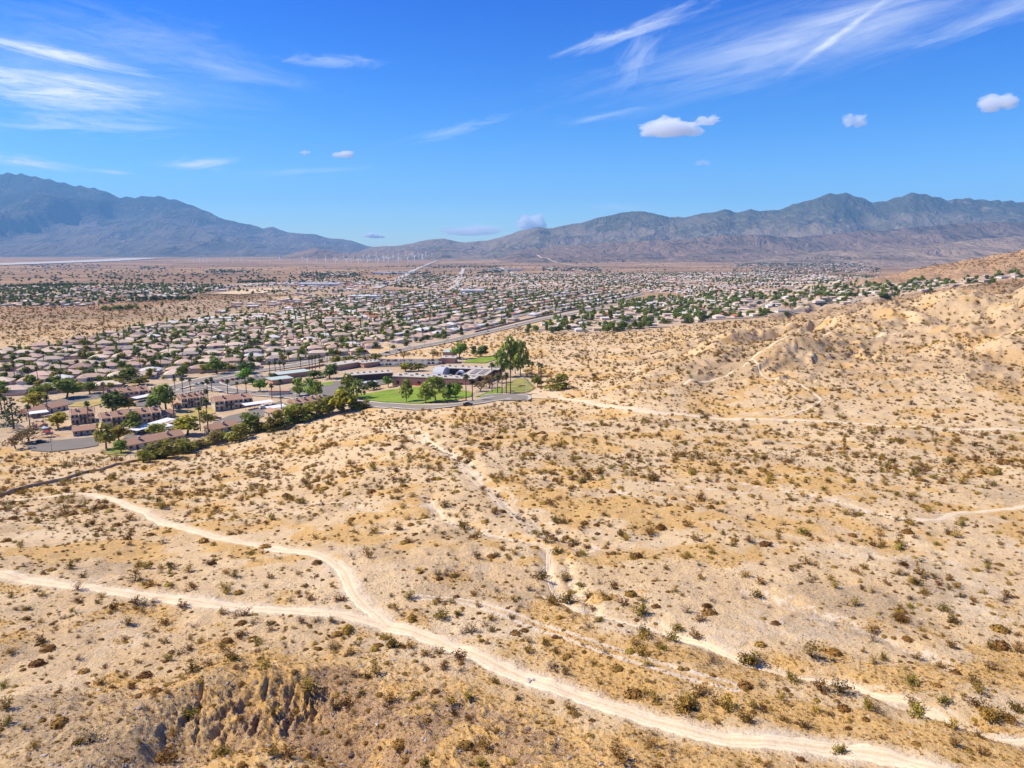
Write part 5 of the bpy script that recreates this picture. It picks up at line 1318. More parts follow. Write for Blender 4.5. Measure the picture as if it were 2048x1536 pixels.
def pole(u, v, h, label):
    x, y = ground_at(u, v); o = empty('utility_pole', (x, y, float(H(x, y)))); tag(o, label, 'utility pole', 'wooden utility poles'); b = MB(); b.tube((0, 0, -.4), (0, 0, h), .16, .11, 6); b.build('pole', M_WOOD, o)
    b = MB(); b.box(-1.3, 1.3, -.07, .07, h - .9, h - .7); b.build('crossarm', M_WOOD, o)
for i, (u, v) in enumerate(((780, 712), (850, 694), (948, 673), (1004, 663), (1090, 642), (700, 726), (640, 738))):
    pole(u, v, 10.5, 'wooden utility pole by the main road, %s along from the palm row' % ['fourth', 'fifth', 'sixth', 'seventh', 'eighth', 'third', 'second'][i])
# ------------------------------------------------------------------ playground, park tables
def playground():
    x, y = ground_at(95, 874); o = empty('playground_frame', (x, y, float(H(x, y))), .4); tag(o, 'red playground climbing frame with slides beside the parking court', 'play equipment')
    for sx in (-2, 0, 2):
        for sy in (-1, 1): b = MB(); b.tube((sx, sy, -.3), (sx, sy, 2.6), .07, .07, 5); b.build('post', M_RED, o)
    b = MB(); b.box(-2.1, 2.1, -1.1, 1.1, 1.25, 1.38); b.build('deck', M_STEEL, o)
    for s in (-1, 1):
        b = MB(); b.add([(s * 2.1, -.4, 1.4), (s * 2.1, .4, 1.4), (s * 5, .4, .15), (s * 5, -.4, .15), (s * 2.1, -.4, 1.3), (s * 2.1, .4, 1.3), (s * 5, .4, .05), (s * 5, -.4, .05)], [(0, 1, 2, 3), (7, 6, 5, 4), (0, 3, 7, 4), (1, 5, 6, 2)]); b.build('slide', M_RED, o)
    b = MB(); hip(b, -1.2, 1.2, -1.2, 1.2, 2.6, .8, .3); b.build('canopy', M_RED, o)
    x, y = ground_at(90, 866); o = empty('parasol', (x, y, float(H(x, y)))); tag(o, 'pale blue parasol behind the red playground frame', 'parasol'); b = MB(); b.tube((0, 0, -.2), (0, 0, 3.2), .05, .05, 5); b.build('pole', M_STEEL, o)
    b = MB(); n = 10; V = [(1.9 * math.cos(6.283 * i / n), 1.9 * math.sin(6.283 * i / n), 2.6) for i in range(n)] + [(0, 0, 3.5)]; b.add(V, [(i, (i + 1) % n, n) for i in range(n)]); b.build('canopy', M_CANV, o)
playground()
def picnic(u, v, label):
    x, y = ground_at(u, v); o = empty('picnic_table', (x, y, float(H(x, y)) + .2), rnd.uniform(0, 3)); tag(o, label, 'picnic table', 'picnic tables on the small park lawn'); b = MB(); b.box(-1, 1, -.4, .4, .72, .78); b.build('tabletop', M_WOOD, o)
    for s in (-.75, .75): b = MB(); b.box(-1, 1, s - .14, s + .14, .42, .47); b.build('bench', M_WOOD, o); b = MB(); b.box(s - .05, s + .05, -.8, .8, -.2, .72); b.build('leg', M_STEEL, o)
picnic(1040, 774, 'dark picnic table on the yellowed park lawn, the first from the palms'); picnic(1046, 773, 'dark picnic table on the yellowed park lawn, farther from the palms'); picnic(1024, 784, 'picnic table at the front edge of the park lawn')

# ------------------------------------------------------------------ cars
CARM = {'white': mat('white_car_paint', (.72, .72, .7), .35, .01, 1, 0, .5), 'black': mat('black_car_paint', (.018, .018, .02), .3, .01, 1, 0, .5), 'silver': mat('silver_car_paint', (.42, .43, .44), .35, .01, 1, 0, .5), 'blue': mat('blue_car_paint', (.06, .11, .24), .35, .01, 1, 0, .5), 'red': mat('red_car_paint', (.3, .03, .03), .35, .01, 1, 0, .5), 'grey': mat('grey_car_paint', (.13, .135, .14), .35, .01, 1, 0, .5)}
M_TYRE = mat('tyre_rubber', (.02, .02, .02), .9, .05, 5)
def car_meshes(kind):
    b = MB(); pr = [(-2.3, .35), (-2.3, .85), (-1.5, 1.0), (1.25, .98), (2.25, .8), (2.3, .4)] if kind == 'car' else [(-2.7, .45), (-2.7, 1.05), (-.7, 1.08), (1.3, 1.08), (2.6, .98), (2.65, .5)]
    n = len(pr); V = [(x, s * (.9 if 0 < i < n - 1 else .84), z) for s in (-1, 1) for i, (x, z) in enumerate(pr)]
    b.add(V, [tuple(range(n - 1, -1, -1)), tuple(range(n, 2 * n))] + [(i, (i + 1) % n, n + (i + 1) % n, n + i) for i in range(n)])
    c = [(-1.7, .99), (-1.15, 1.42), (.35, 1.45), (1.15, .99)] if kind == 'car' else [(-.65, 1.07), (-.5, 1.72), (.7, 1.74), (1.4, 1.07)]
    g_ = MB(); V = [(x, s * (.80 if z < 1.2 else .66), z + .002) for s in (-1, 1) for x, z in c]; g_.add(V, [(3, 2, 1, 0), (4, 5, 6, 7), (0, 1, 5, 4), (2, 3, 7, 6)])
    rf = MB(); (xa, za), (xb, zb) = c[1], c[2]; rf.add([(xa - .04, -.67, za), (xb + .04, -.67, zb), (xb + .04, .67, zb), (xa - .04, .67, za), (xa, -.6, za + .05), (xb, -.6, zb + .05), (xb, .6, zb + .05), (xa, .6, za + .05)], [(3, 2, 1, 0), (4, 5, 6, 7), (0, 1, 5, 4), (1, 2, 6, 5), (2, 3, 7, 6), (3, 0, 4, 7)])
    w = MB(); w.tube((0, -.11, 0), (0, .11, 0), .33, .33, 10)
    return b.mesh('body', CARM['white']), g_.mesh('window_glass', M_GLASS), rf.mesh('roof', CARM['white']), w.mesh('wheel', M_TYRE)
CARK = {k: car_meshes(k) for k in ('car', 'pickup')}
def car(x, y, rz, col, label, kind='car', group='parked cars', lift=.25):
    B, Gm, Rf, W = CARK[kind]; o = empty('parked_car' if kind == 'car' else 'pickup_truck', (x, y, float(H(x, y)) + float(lift_of(x, y, .12))), rz); slot(link('body', B, o), CARM[col]); link('window_glass', Gm, o); slot(link('roof', Rf, o), CARM[col])
    for sx in (-1.4, 1.45):
        for s in (-.8, .8): link('wheel', W, o, (sx, s, .33))
    tag(o, label, 'car' if kind == 'car' else 'pickup truck', group); return o
for u, v, rz, c, k, l in ((80, 887, .35, 'black', 'car', 'black car parked under the brown tree in the parking court'), (267, 864, 1.1, 'white', 'pickup', 'white pickup truck at the end of the long white carport'), (282, 866, 1.0, 'silver', 'car', 'silver car in the shade under the long carport'),
        (434, 840, .5, 'blue', 'car', 'pale blue car in the lot beside the tall palm'), (527, 818, .7, 'white', 'car', 'white car beside the carport by the white gabled block'), (536, 815, .7, 'blue', 'car', 'blue car beside the carport by the white gabled block'),
        (709, 801, .15, 'black', 'car', 'black car parked at the kerb below the school lawn'), (936, 812, 0.05, 'black', 'car', 'black car alone on the road before the turning circle'), (774, 707, 1.0, 'black', 'car', 'black car on the main road at the corner'), (799, 702, 1.05, 'grey', 'car', 'dark car driving up the main road'),
        (975, 664, 1.1, 'white', 'car', 'white car on the climbing main road'), (1032, 652, 1.1, 'silver', 'car', 'silver car higher on the main road'), (545, 825, 1.0, 'black', 'car', 'black car in the shade of the last carport'),
        (62, 890, .2, 'grey', 'car', 'grey car at the rounded end of the parking court'), (305, 856, 1.1, 'grey', 'car', 'grey car under the middle of the long carport'), (190, 764, .4, 'black', 'pickup', 'black pickup in the wide suburban side street'), (115, 760, .3, 'white', 'pickup', 'white pickup in the driveway of the blue garage house'), (122, 758, .3, 'silver', 'car', 'silver car in the driveway beside the white pickup')):
    x, y = ground_at(u, v); car(x, y, rz, c, l, k)
cols = ['white', 'black', 'silver', 'grey', 'blue', 'white', 'black', 'silver', 'red', 'white']
ordn = ['first', 'second', 'third', 'fourth', 'fifth', 'sixth', 'seventh', 'eighth', 'ninth', 'tenth', 'eleventh', 'twelfth', 'thirteenth', 'fourteenth', 'fifteenth', 'sixteenth', 'seventeenth', 'eighteenth', 'nineteenth', 'twentieth', 'twenty-first', 'twenty-second', 'twenty-third', 'twenty-fourth', 'twenty-fifth', 'twenty-sixth', 'twenty-seventh', 'twenty-eighth', 'twenty-ninth', 'thirtieth']
def ordi(k): return ordn[k] if k < len(ordn) else '%dth' % (k + 1)
for row_, (pa, pb, n, where) in enumerate((((388, 771), (545, 751), 16, 'row by the suburb road'), ((705, 734), (890, 728), 26, 'front row behind the school'), ((730, 724), (890, 722), 22, 'back row behind the school'))):
    A = np.array(ground_at(*pa)); B = np.array(ground_at(*pb)); an = math.atan2(*(B - A)[::-1])
    for i in range(n):
        if rnd.random() < .12: continue
        p = A + (B - A) * (i + .5 + rnd.uniform(-.1, .1)) / n; c = rnd.choice(cols); car(p[0], p[1], an + 1.57 + rnd.uniform(-.06, .06), c, '%s car in the %s, %s space from the suburb end' % (c, where, ordi(i)), 'pickup' if rnd.random() < .2 and False else 'car', 'cars parked in rows')

# ------------------------------------------------------------------ trees placed one by one (pixels of the base, height and width in pixels)
def ptree(kind, u, v, h, w, label, k=None):
    x, y = ground_at(u, v); s = px_size(x, y); f_ = 1.35 if kind in ('shrub', 'mesquite') else 1.18; o = tree(kind, x, y, h * s * 1.12, w * s * f_, label, k=k, group='trees round the apartments and school'); return o
for t in (
 ('pine', 28, 858, 58, 50, 'tall dark pine beside the end of the apartment road'), ('pine', -6, 850, 56, 46, 'dark pine cut by the edge of the picture'), ('mesquite', 57, 884, 30, 48, 'round brown tree above the parked black car'), ('mesquite', 32, 898, 30, 36, 'small brown tree at the rounded end of the parking court'),
 ('olive', 212, 898, 46, 44, 'olive tree with bare forked trunk at the corner of the parking court'), ('yellow', 240, 884, 30, 42, 'yellow green tree behind the forked trunk tree'), ('broad', 242, 906, 22, 28, 'small round green tree at the end wall of the front block'), ('yellow', 117, 856, 28, 46, 'bushy yellow green tree in front of the small gable building'),
 ('dark', 226, 824, 34, 58, 'wide dark green tree in front of the peach gabled block'), ('yellow', 257, 822, 22, 30, 'yellowish tree beside the wide dark green tree'), ('broad', 262, 862, 32, 46, 'dense tree before the party walls of the middle block'), ('dark', 309, 838, 34, 30, 'dark round tree against the end of the middle block'),
 ('broad', 333, 822, 48, 50, 'tallest broad tree behind the middle block'), ('yellow', 374, 870, 32, 56, 'spreading yellow green tree at the end of the long carport'), ('olive', 416, 852, 28, 32, 'olive tree behind the tallest palm'), ('olive', 312, 866, 20, 40, 'olive bushes in front of the long carport'),
 ('shrub', 286, 925, 24, 32, 'brown green shrub at the lower end of the hedge'), ('olive', 301, 918, 26, 34, 'second shrub up from the lower end of the hedge'), ('shrub', 330, 916, 36, 52, 'largest olive clump of the hedge before the front block'), ('shrub', 366, 905, 26, 38, 'rounded shrub before the right end of the front block'.replace('right ', 'far ')), ('mesquite', 400, 897, 20, 34, 'brownish low shrub in the middle of the hedge'), ('mesquite', 428, 890, 28, 38, 'grey brown bush below the tallest palm'),
 ('shrub', 478, 881, 30, 40, 'grey green bush at the end of the single storey block'), ('broad', 502, 866, 34, 42, 'round green tree with short trunk at the hedge'), ('shrub', 546, 861, 24, 32, 'olive bush below the small cream gable'), ('shrub', 562, 856, 30, 36, 'bush of the hedge below the four cooler block, lower one'), ('olive', 586, 846, 34, 46, 'leafy tree before the end gable of the four cooler block'), ('shrub', 612, 841, 28, 38, 'yellow green bush in the middle of the upper hedge'), ('olive', 641, 833, 34, 46, 'green tree before the coolers of the last block'), ('olive', 666, 828, 32, 36, 'green tree between the last block and the tall yellowish one'), ('yellow', 684, 826, 40, 50, 'tall yellowish tree near the upper end of the hedge'), ('olive', 706, 820, 28, 30, 'olive tree behind the black car at the kerb'), ('shrub', 727, 818, 16, 26, 'last small shrub at the upper end of the hedge'),
 ('broad', 133, 796, 32, 50, 'wide green tree casting shade on the far parking court'), ('broad', 180, 787, 20, 32, 'round green tree at the corner of the far parking court'), ('broad', 75, 802, 24, 32, 'green tree behind the yellow green clump'), ('yellow', 68, 817, 28, 48, 'golden green clump above the long low block'), ('yellow', 235, 774, 14, 36, 'yellow green trees behind the peach gabled block'), ('olive', 280, 770, 16, 40, 'olive trees beside the suburban side street'),
 ('broad', 259, 761, 22, 40, 'big dome shaped tree at the mouth of the side street'), ('broad', 366, 756, 22, 28, 'green tree at the corner of the suburb road'), ('broad', 434, 748, 26, 38, 'round green tree at the corner house of the suburb'), ('bright', 491, 764, 24, 30, 'bright green tree among the cars by the suburb road'), ('bright', 521, 784, 22, 28, 'bright yellow green tree in the street island'), ('dark', 492, 748, 20, 32, 'dark tree behind the bright green one'), ('dark', 505, 768, 12, 20, 'small dark bush beside the bright green tree'),
 ('dark', 659, 758, 26, 38, 'dark round tree beside the dark school wing'), ('dark', 628, 756, 13, 34, 'dark bushes beside the turquoise pavilion'), ('dark', 552, 760, 12, 28, 'dark bushes at the end of the turquoise pavilion'), ('euc', 598, 793, 34, 34, 'ragged eucalyptus at the fence of the sports court, nearest the suburb'.replace('nearest', 'first from')), ('euc', 619, 795, 36, 34, 'ragged eucalyptus in the middle of the three by the sports court'), ('euc', 634, 796, 32, 30, 'ragged eucalyptus at the lawn end of the sports court'), ('euc', 697, 798, 46, 34, 'tall ragged eucalyptus where the lawn meets the road'), ('euc', 717, 799, 38, 30, 'second eucalyptus where the lawn meets the road'),
 ('euc', 813, 804, 42, 28, 'slim eucalyptus standing alone on the school lawn'), ('euc', 851, 806, 34, 36, 'low eucalyptus beside the large one on the school lawn'), ('euc', 872, 805, 48, 58, 'largest spreading eucalyptus on the school lawn'), ('dark', 899, 796, 24, 26, 'dark green tree behind the bright lawn tree'), ('bright', 912, 802, 32, 30, 'bright green round tree by the road before the palms'), ('bright', 776, 774, 18, 22, 'bright small tree at the corner of the brick school'), ('dark', 748, 779, 16, 30, 'dark low tree under the pale blue canopy'),
 ('olive', 672, 730, 20, 24, 'olive tree at the end of the parked cars'), ('olive', 701, 729, 17, 38, 'wide olive tree above the parked cars'), ('mesquite', 733, 724, 14, 28, 'thin brown tree above the parked cars'), ('olive', 751, 720, 14, 26, 'olive tree near the main road corner'), ('mesquite', 808, 718, 16, 18, 'thin tree on the sandy verge by the main road'), ('mesquite', 868, 718, 18, 20, 'spindly brown tree behind the school'),
 ('euc', 1003, 754, 54, 30, 'eucalyptus on the school side of the tall clump'), ('euc', 1021, 752, 72, 38, 'tallest eucalyptus of the clump beside the park'), ('euc', 1042, 753, 66, 34, 'tall eucalyptus on the desert side of the clump'), ('euc', 1031, 748, 58, 30, 'leaning eucalyptus behind the tall clump'), ('bright', 920, 718, 28, 32, 'bright green tree at the upper lawn'), ('dark', 962, 714, 20, 32, 'dark shrubby tree at the upper lawn'), ('dark', 948, 713, 18, 13, 'narrow dark tree at the upper lawn'),
 ('shrub', 1117, 779, 26, 42, 'big round green bush alone beside the sandy lot'), ('olive', 1075, 774, 24, 24, 'green tree among the three desert side palms'), ('mesquite', 978, 776, 24, 36, 'dry brown bushes on the bank behind the palms'), ('mesquite', 1000, 766, 18, 34, 'brown bush higher on the bank behind the palms'), ('mesquite', 960, 783, 18, 30, 'low brown bush on the bank by the school wall'), ('mesquite', 1056, 756, 18, 22, 'brown tree beside the small park'),
 ('olive', 812, 743, 15, 34, 'olive trees in the planted court of the school'), ('olive', 838, 742, 16, 30, 'olive tree beside the barrel vault')):
    ptree(*t)
HS = smooth(np.array(G([(292, 921), (340, 911), (400, 898), (450, 884), (500, 871), (550, 858), (610, 842), (670, 829), (728, 818)])), 1.0)
for i in range(22):
    p = HS[int((i + .5) / 22 * len(HS))]; X, Y = p + np.array([rnd.gauss(0, .8), rnd.gauss(1.5, 1.0)]); tree(['olive', 'shrub', 'broad', 'shrub'][i % 4], X, Y, rnd.uniform(3.2, 5.5) if i > 6 else rnd.uniform(2.2, 3.6), rnd.uniform(5, 7.5), 'leafy filler shrub of the desert hedge, %s up from its lower end' % ordi(i), name='shrub', group='shrubs of the desert hedge')
def ppalm(u, v, h, label):
    x, y = ground_at(u, v); palm(x, y, h * px_size(x, y) * 1.03, label)
for t in ((209, 803, 36, 'palm beside the peach gable'), (178, 848, 42, 'palm in front of the short two storey block'), (96, 827, 34, 'palm growing before the long low block'), (12, 830, 34, 'palm behind the pine, first of two'), (4, 828, 38, 'palm behind the pine at the picture edge'), (60, 854, 42, 'palm between the pine and the small gable'), (231, 768, 17, 'thin palm in the wide side street'),
 (348, 839, 54, 'tall palm at the annex of the middle block'), (366, 787, 30, 'palm by the suburb road, taller of the pair'), (381, 783, 24, 'palm by the suburb road, shorter of the pair'), (350, 778, 20, 'palm rising behind the tallest broad tree'), (416, 798, 37, 'palm behind the white gabled block'), (414, 817, 36, 'palm before the white end gable'), (401, 862, 48, 'palm beside the tallest one, in the lot'), (417, 873, 72, 'tallest palm at the corner of the brown single storey block'), (424, 784, 27, 'palm at the bend of the street above the white gable'),
 (456, 788, 26, 'palm on the street island, first of three'), (475, 787, 22, 'palm on the street island, middle of three'), (493, 786, 22, 'palm on the street island, last of three'), (544, 797, 27, 'palm at the kerb above the carports'), (563, 822, 60, 'lone tall palm beside the hedge end carport'), (540, 750, 25, 'palm in the row of four by the pavilion, first'), (551, 749, 25, 'palm in the row of four by the pavilion, second'), (561, 748, 24, 'palm in the row of four by the pavilion, third'), (569, 748, 22, 'palm in the row of four by the pavilion, fourth'),
 (602, 744, 28, 'palm standing alone beyond the pavilion roof'), (619, 742, 27, 'first palm of the cluster above the dark round tree'), (625, 742, 28, 'second palm of the cluster above the dark round tree'), (631, 739, 26, 'third palm of the cluster above the dark round tree'), (639, 737, 26, 'fourth palm of the cluster above the dark round tree'), (655, 734, 27, 'palm at the edge of the main road by the olive tree'),
 (932, 800, 48, 'palm by the road beside the bright green tree'), (945, 800, 38, 'shorter palm by the road beside the bright green tree'), (984, 786, 57, 'first tall palm of the group at the turning circle'), (995, 788, 36, 'short palm in the group at the turning circle'), (1004, 789, 60, 'tallest palm at the rim of the turning circle'), (1013, 788, 40, 'palm with low crown at the rim of the turning circle'), (1021, 788, 54, 'last tall palm of the group at the turning circle'),
 (1064, 762, 36, 'palm at the desert side fence, first of three'), (1077, 766, 38, 'palm at the desert side fence, middle of three'), (1082, 778, 47, 'palm at the sandy lot, tallest of the desert side three')):
    ppalm(*t)

# ------------------------------------------------------------------ trees of the suburb
LM = [('the blue garage house', (114, 757)), ('the wide side street', (215, 770)), ('the dome shaped tree', (259, 761)), ('the suburb road cars', (440, 762)), ('the main road corner', (775, 708)), ('the palm cluster', (628, 740)), ('the pale sand field', (600, 642)), ('the desert edge', (130, 695)), ('the white roofed hall', (730, 597)),
      ('the suburb desert end', (60, 725)), ('the suburb middle', (380, 690)), ('the suburb rim', (330, 650)), ('the mobile homes', (1100, 660)), ('the tall dark trees', (1195, 655)), ('the upper main road', (1125, 632)), ('the climbing main road', (950, 668)), ('the hill foot houses', (1560, 628)), ('the red roofed houses', (1270, 620)), ('the knob ridge', (1500, 645)), ('the hillside homes', (1850, 580)), ('the avenue foot', (904, 585)), ('the town centre', (1000, 610)), ('the suburb side road', (600, 700)), ('the hill flank', (1700, 605))]
LMW = [(n, np.array(ground_at(*p))) for n, p in LM]
LABEL_JOBS = []
TPOS = []
def try_tree(x, y, kind, h, w):
    if not visible(x, y, float(H(x, y)) + h * .8): return False
    if not far_from(x, y, STREETS, 1.0): return False
    TPOS.append((x, y, kind, h, w)); return True
hx = LOTS[:, :2]
KN = {0: ['broad', 'broad', 'olive', 'dark', 'broad', 'yellow', 'shrub', 'palm'], 1: ['broad', 'dark', 'broad', 'olive', 'shrub', 'shrub', 'palm'], 2: ['broad', 'dark', 'dark', 'broad', 'broad', 'olive', 'euc', 'palm']}
for k, (x, y, a, n) in enumerate(LOTS):
    n = int(n); m = rnd.choices([1, 2, 4, 6], [(1, 4, 5, 4), (2, 5, 5, 3), (1, 3, 5, 4)][n])[0]
    for i in range(m):
        b = a + rnd.choice([1.5708, -1.5708, 1.5708]) + rnd.uniform(-.75, .75); q = rnd.uniform(7.5, 12); X = x + q * math.cos(b); Y = y + q * math.sin(b)
        if np.min(np.hypot(hx[:, 0] - X, hx[:, 1] - Y)) < (6.2 if i else 7.0): continue
        kd = rnd.choice(KN[n]); h = rnd.uniform(3.5, 6.8) * (1.25 if n == 2 else 1); w = rnd.uniform(5, 9.5) * (1.2 if n == 2 else 1)
        if kd == 'shrub': h = rnd.uniform(1.6, 3); w = rnd.uniform(3, 5)
        if kd == 'palm': h = rnd.uniform(7, 12)
        if kd == 'euc': h = rnd.uniform(9, 13); w = 8
        try_tree(X, Y, kd, h, w)
# tree belts seen along the edges of the town
for px, n, kd, hh in (([(270, 604), (320, 601), (380, 600)], 46, 'dark', 9), ([(212, 622), (280, 617)], 34, 'olive', 7), ([(1062, 661), (1090, 665), (1140, 663)], 12, 'dark', 7), ([(1200, 664), (1300, 656)], 16, 'broad', 9), ([(700, 716), (640, 728)], 6, 'olive', 5), ([(600, 700), (900, 652)], 20, 'broad', 6), ([(780, 700), (950, 662)], 22, 'dark', 5)):
    S = smooth(np.array(G(px)), 3)
    for i in range(n):
        p = S[rnd.randrange(len(S))]; try_tree(p[0] + rnd.gauss(0, 9), p[1] + rnd.gauss(0, 9), kd if rnd.random() < .7 else 'broad', hh * rnd.uniform(.7, 1.2), hh * rnd.uniform(.8, 1.3))
TPOS.sort(key=lambda t: math.hypot(t[0], t[1]) / max(t[3], t[4]))
IT = [t for t in TPOS if t[2] != 'palm'][:205]; IP = [t for t in TPOS if t[2] == 'palm'][:60]
KW = {'broad': 'rounded green tree', 'dark': 'dark green tree', 'olive': 'olive green tree', 'yellow': 'yellow green tree', 'shrub': 'low green shrub', 'euc': 'tall ragged tree'}
TJ = []
for (x, y, kd, h, w) in IT: TJ.append((tree(kd, x, y, h, w, None, group='trees among the houses'), x, y, KW[kd]))
for (x, y, kd, h, w) in IP: TJ.append((palm(x, y, h, None, group='palms among the houses'), x, y, 'slender palm'))
INDSET = set(id(t) for t in IT + IP)
RT = [t for t in TPOS if id(t) not in INDSET]
# ------------------------------------------------------------------ geometry-node masses
def scatter(name, pts, rots, scls, kinds, sources):
    """one object: points with rotation, scale and kind, each drawn with SOURCES[kind] (a list of objects)"""
    me = bpy.data.meshes.new(name); me.vertices.add(len(pts)); me.vertices.foreach_set('co', np.asarray(pts, np.float32).reshape(-1))
    a = me.attributes.new('rot', 'FLOAT_VECTOR', 'POINT'); a.data.foreach_set('vector', np.asarray(rots, np.float32).reshape(-1))
    a = me.attributes.new('scl', 'FLOAT_VECTOR', 'POINT'); a.data.foreach_set('vector', np.asarray(scls, np.float32).reshape(-1))
    a = me.attributes.new('kind', 'INT', 'POINT'); a.data.foreach_set('value', np.asarray(kinds, np.int32))
    me.update(); o = link(name, me); tag(o, kind='stuff')
    ng = bpy.data.node_groups.new(name, 'GeometryNodeTree'); ng.interface.new_socket('Geometry', in_out='INPUT', socket_type='NodeSocketGeometry'); ng.interface.new_socket('Geometry', in_out='OUTPUT', socket_type='NodeSocketGeometry')
    N, L = ng.nodes, ng.links; gi = N.new('NodeGroupInput'); go = N.new('NodeGroupOutput'); jn = N.new('GeometryNodeJoinGeometry')
    def attr(nm, ty):
        n = N.new('GeometryNodeInputNamedAttribute'); n.data_type = ty; n.inputs[0].default_value = nm; return n.outputs[0]
    ar, as_, ak = attr('rot', 'FLOAT_VECTOR'), attr('scl', 'FLOAT_VECTOR'), attr('kind', 'INT')
    for k, obs in enumerate(sources):
        cm = N.new('FunctionNodeCompare'); cm.data_type = 'INT'; cm.operation = 'EQUAL'; L.new(ak, cm.inputs[2]); cm.inputs[3].default_value = k
        for ob in obs:
            oi = N.new('GeometryNodeObjectInfo'); oi.inputs['Object'].default_value = ob; oi.inputs['As Instance'].default_value = True; oi.transform_space = 'ORIGINAL'
            ip = N.new('GeometryNodeInstanceOnPoints'); L.new(gi.outputs[0], ip.inputs['Points']); L.new(cm.outputs[0], ip.inputs['Selection']); L.new(oi.outputs['Geometry'], ip.inputs['Instance']); L.new(ar, ip.inputs['Rotation']); L.new(as_, ip.inputs['Scale']); L.new(ip.outputs[0], jn.inputs[0])
    L.new(jn.outputs[0], go.inputs[0]); md = o.modifiers.new('scatter', 'NODES'); md.node_group = ng; return o
def first_parts(kinds):
    """the crown and trunk objects of the first thing of each kind already standing in the scene"""
    out = []
    for kd in kinds:
        for o_ in COL.objects:
            if o_.parent is None and o_.type == 'EMPTY' and any(c.data in TREES[kd][0] for c in o_.children if c.data):
                out.append([c for c in o_.children]); break
        else: raise RuntimeError(kd)
    return out
TK = ['broad', 'dark', 'olive', 'yellow', 'shrub', 'euc', 'mesquite']
pts, rots, scls, kinds = [], [], [], []
def put(x, y, kd, h, w):
    if kd == 'palm': kd = 'euc'; w = 3.5
    pts.append((x, y, float(H(x, y)))); rots.append((0, 0, rnd.uniform(0, 6.28))); scls.append((w * 1.1, w * 1.1, h)); kinds.append(TK.index(kd))
for t in RT: put(*t)
for nm, Y0, Y1, n, ms in (('far', 1500, 4300, 30000, 1.0), ('farleft', 1100, 3000, 26000, 1.1), ('strip', 1500, 3500, 9000, 1.0), ('scrubstrip', 900, 2000, 2600, .9)):
    x, y = sample_region(nm, Y0, Y1, n, rng); f = fbm(x / 240, y / 240, 3, 141); kp = rng.random(len(x)) < np.clip(.6 + f * 1.2, .1, .98)
    for X, Y in zip(x[kp], y[kp]): put(X, Y, rnd.choice(['broad', 'dark', 'dark', 'broad', 'olive']), rnd.uniform(3.5, 7.5) * ms, rnd.uniform(4, 9) * ms)
for (ua, ub, va, vb, dn) in PATCHES + [(-40, 900, 532, 566, .05), (900, 1500, 524, 546, .06), (200, 760, 540, 562, .06)]:
    for k in range(int((ub - ua) * (vb - va) * .30 * dn)):
        x, y = ground_at(rng.uniform(ua, ub), rng.uniform(va, vb)); put(x, y, 'dark', rnd.uniform(4, 8), rnd.uniform(8, 14))
for px, n in (([(868, 535), (1010, 533)], 90), ([(770, 534), (850, 533)], 50), ([(935, 547), (1000, 546)], 20), ([(425, 545), (500, 544)], 60), ([(0, 575), (150, 571)], 60), ([(480, 566), (540, 564)], 60), ([(1470, 529), (1560, 528)], 80)):
    S = smooth(np.array(G(px)), 10)
    for i in range(n): p = S[rnd.randrange(len(S))]; put(p[0] + rnd.gauss(0, 14), p[1] + rnd.gauss(0, 14), 'dark', rnd.uniform(5, 9), rnd.uniform(8, 14))
scatter('town_vegetation', pts, rots, scls, kinds, first_parts(TK))

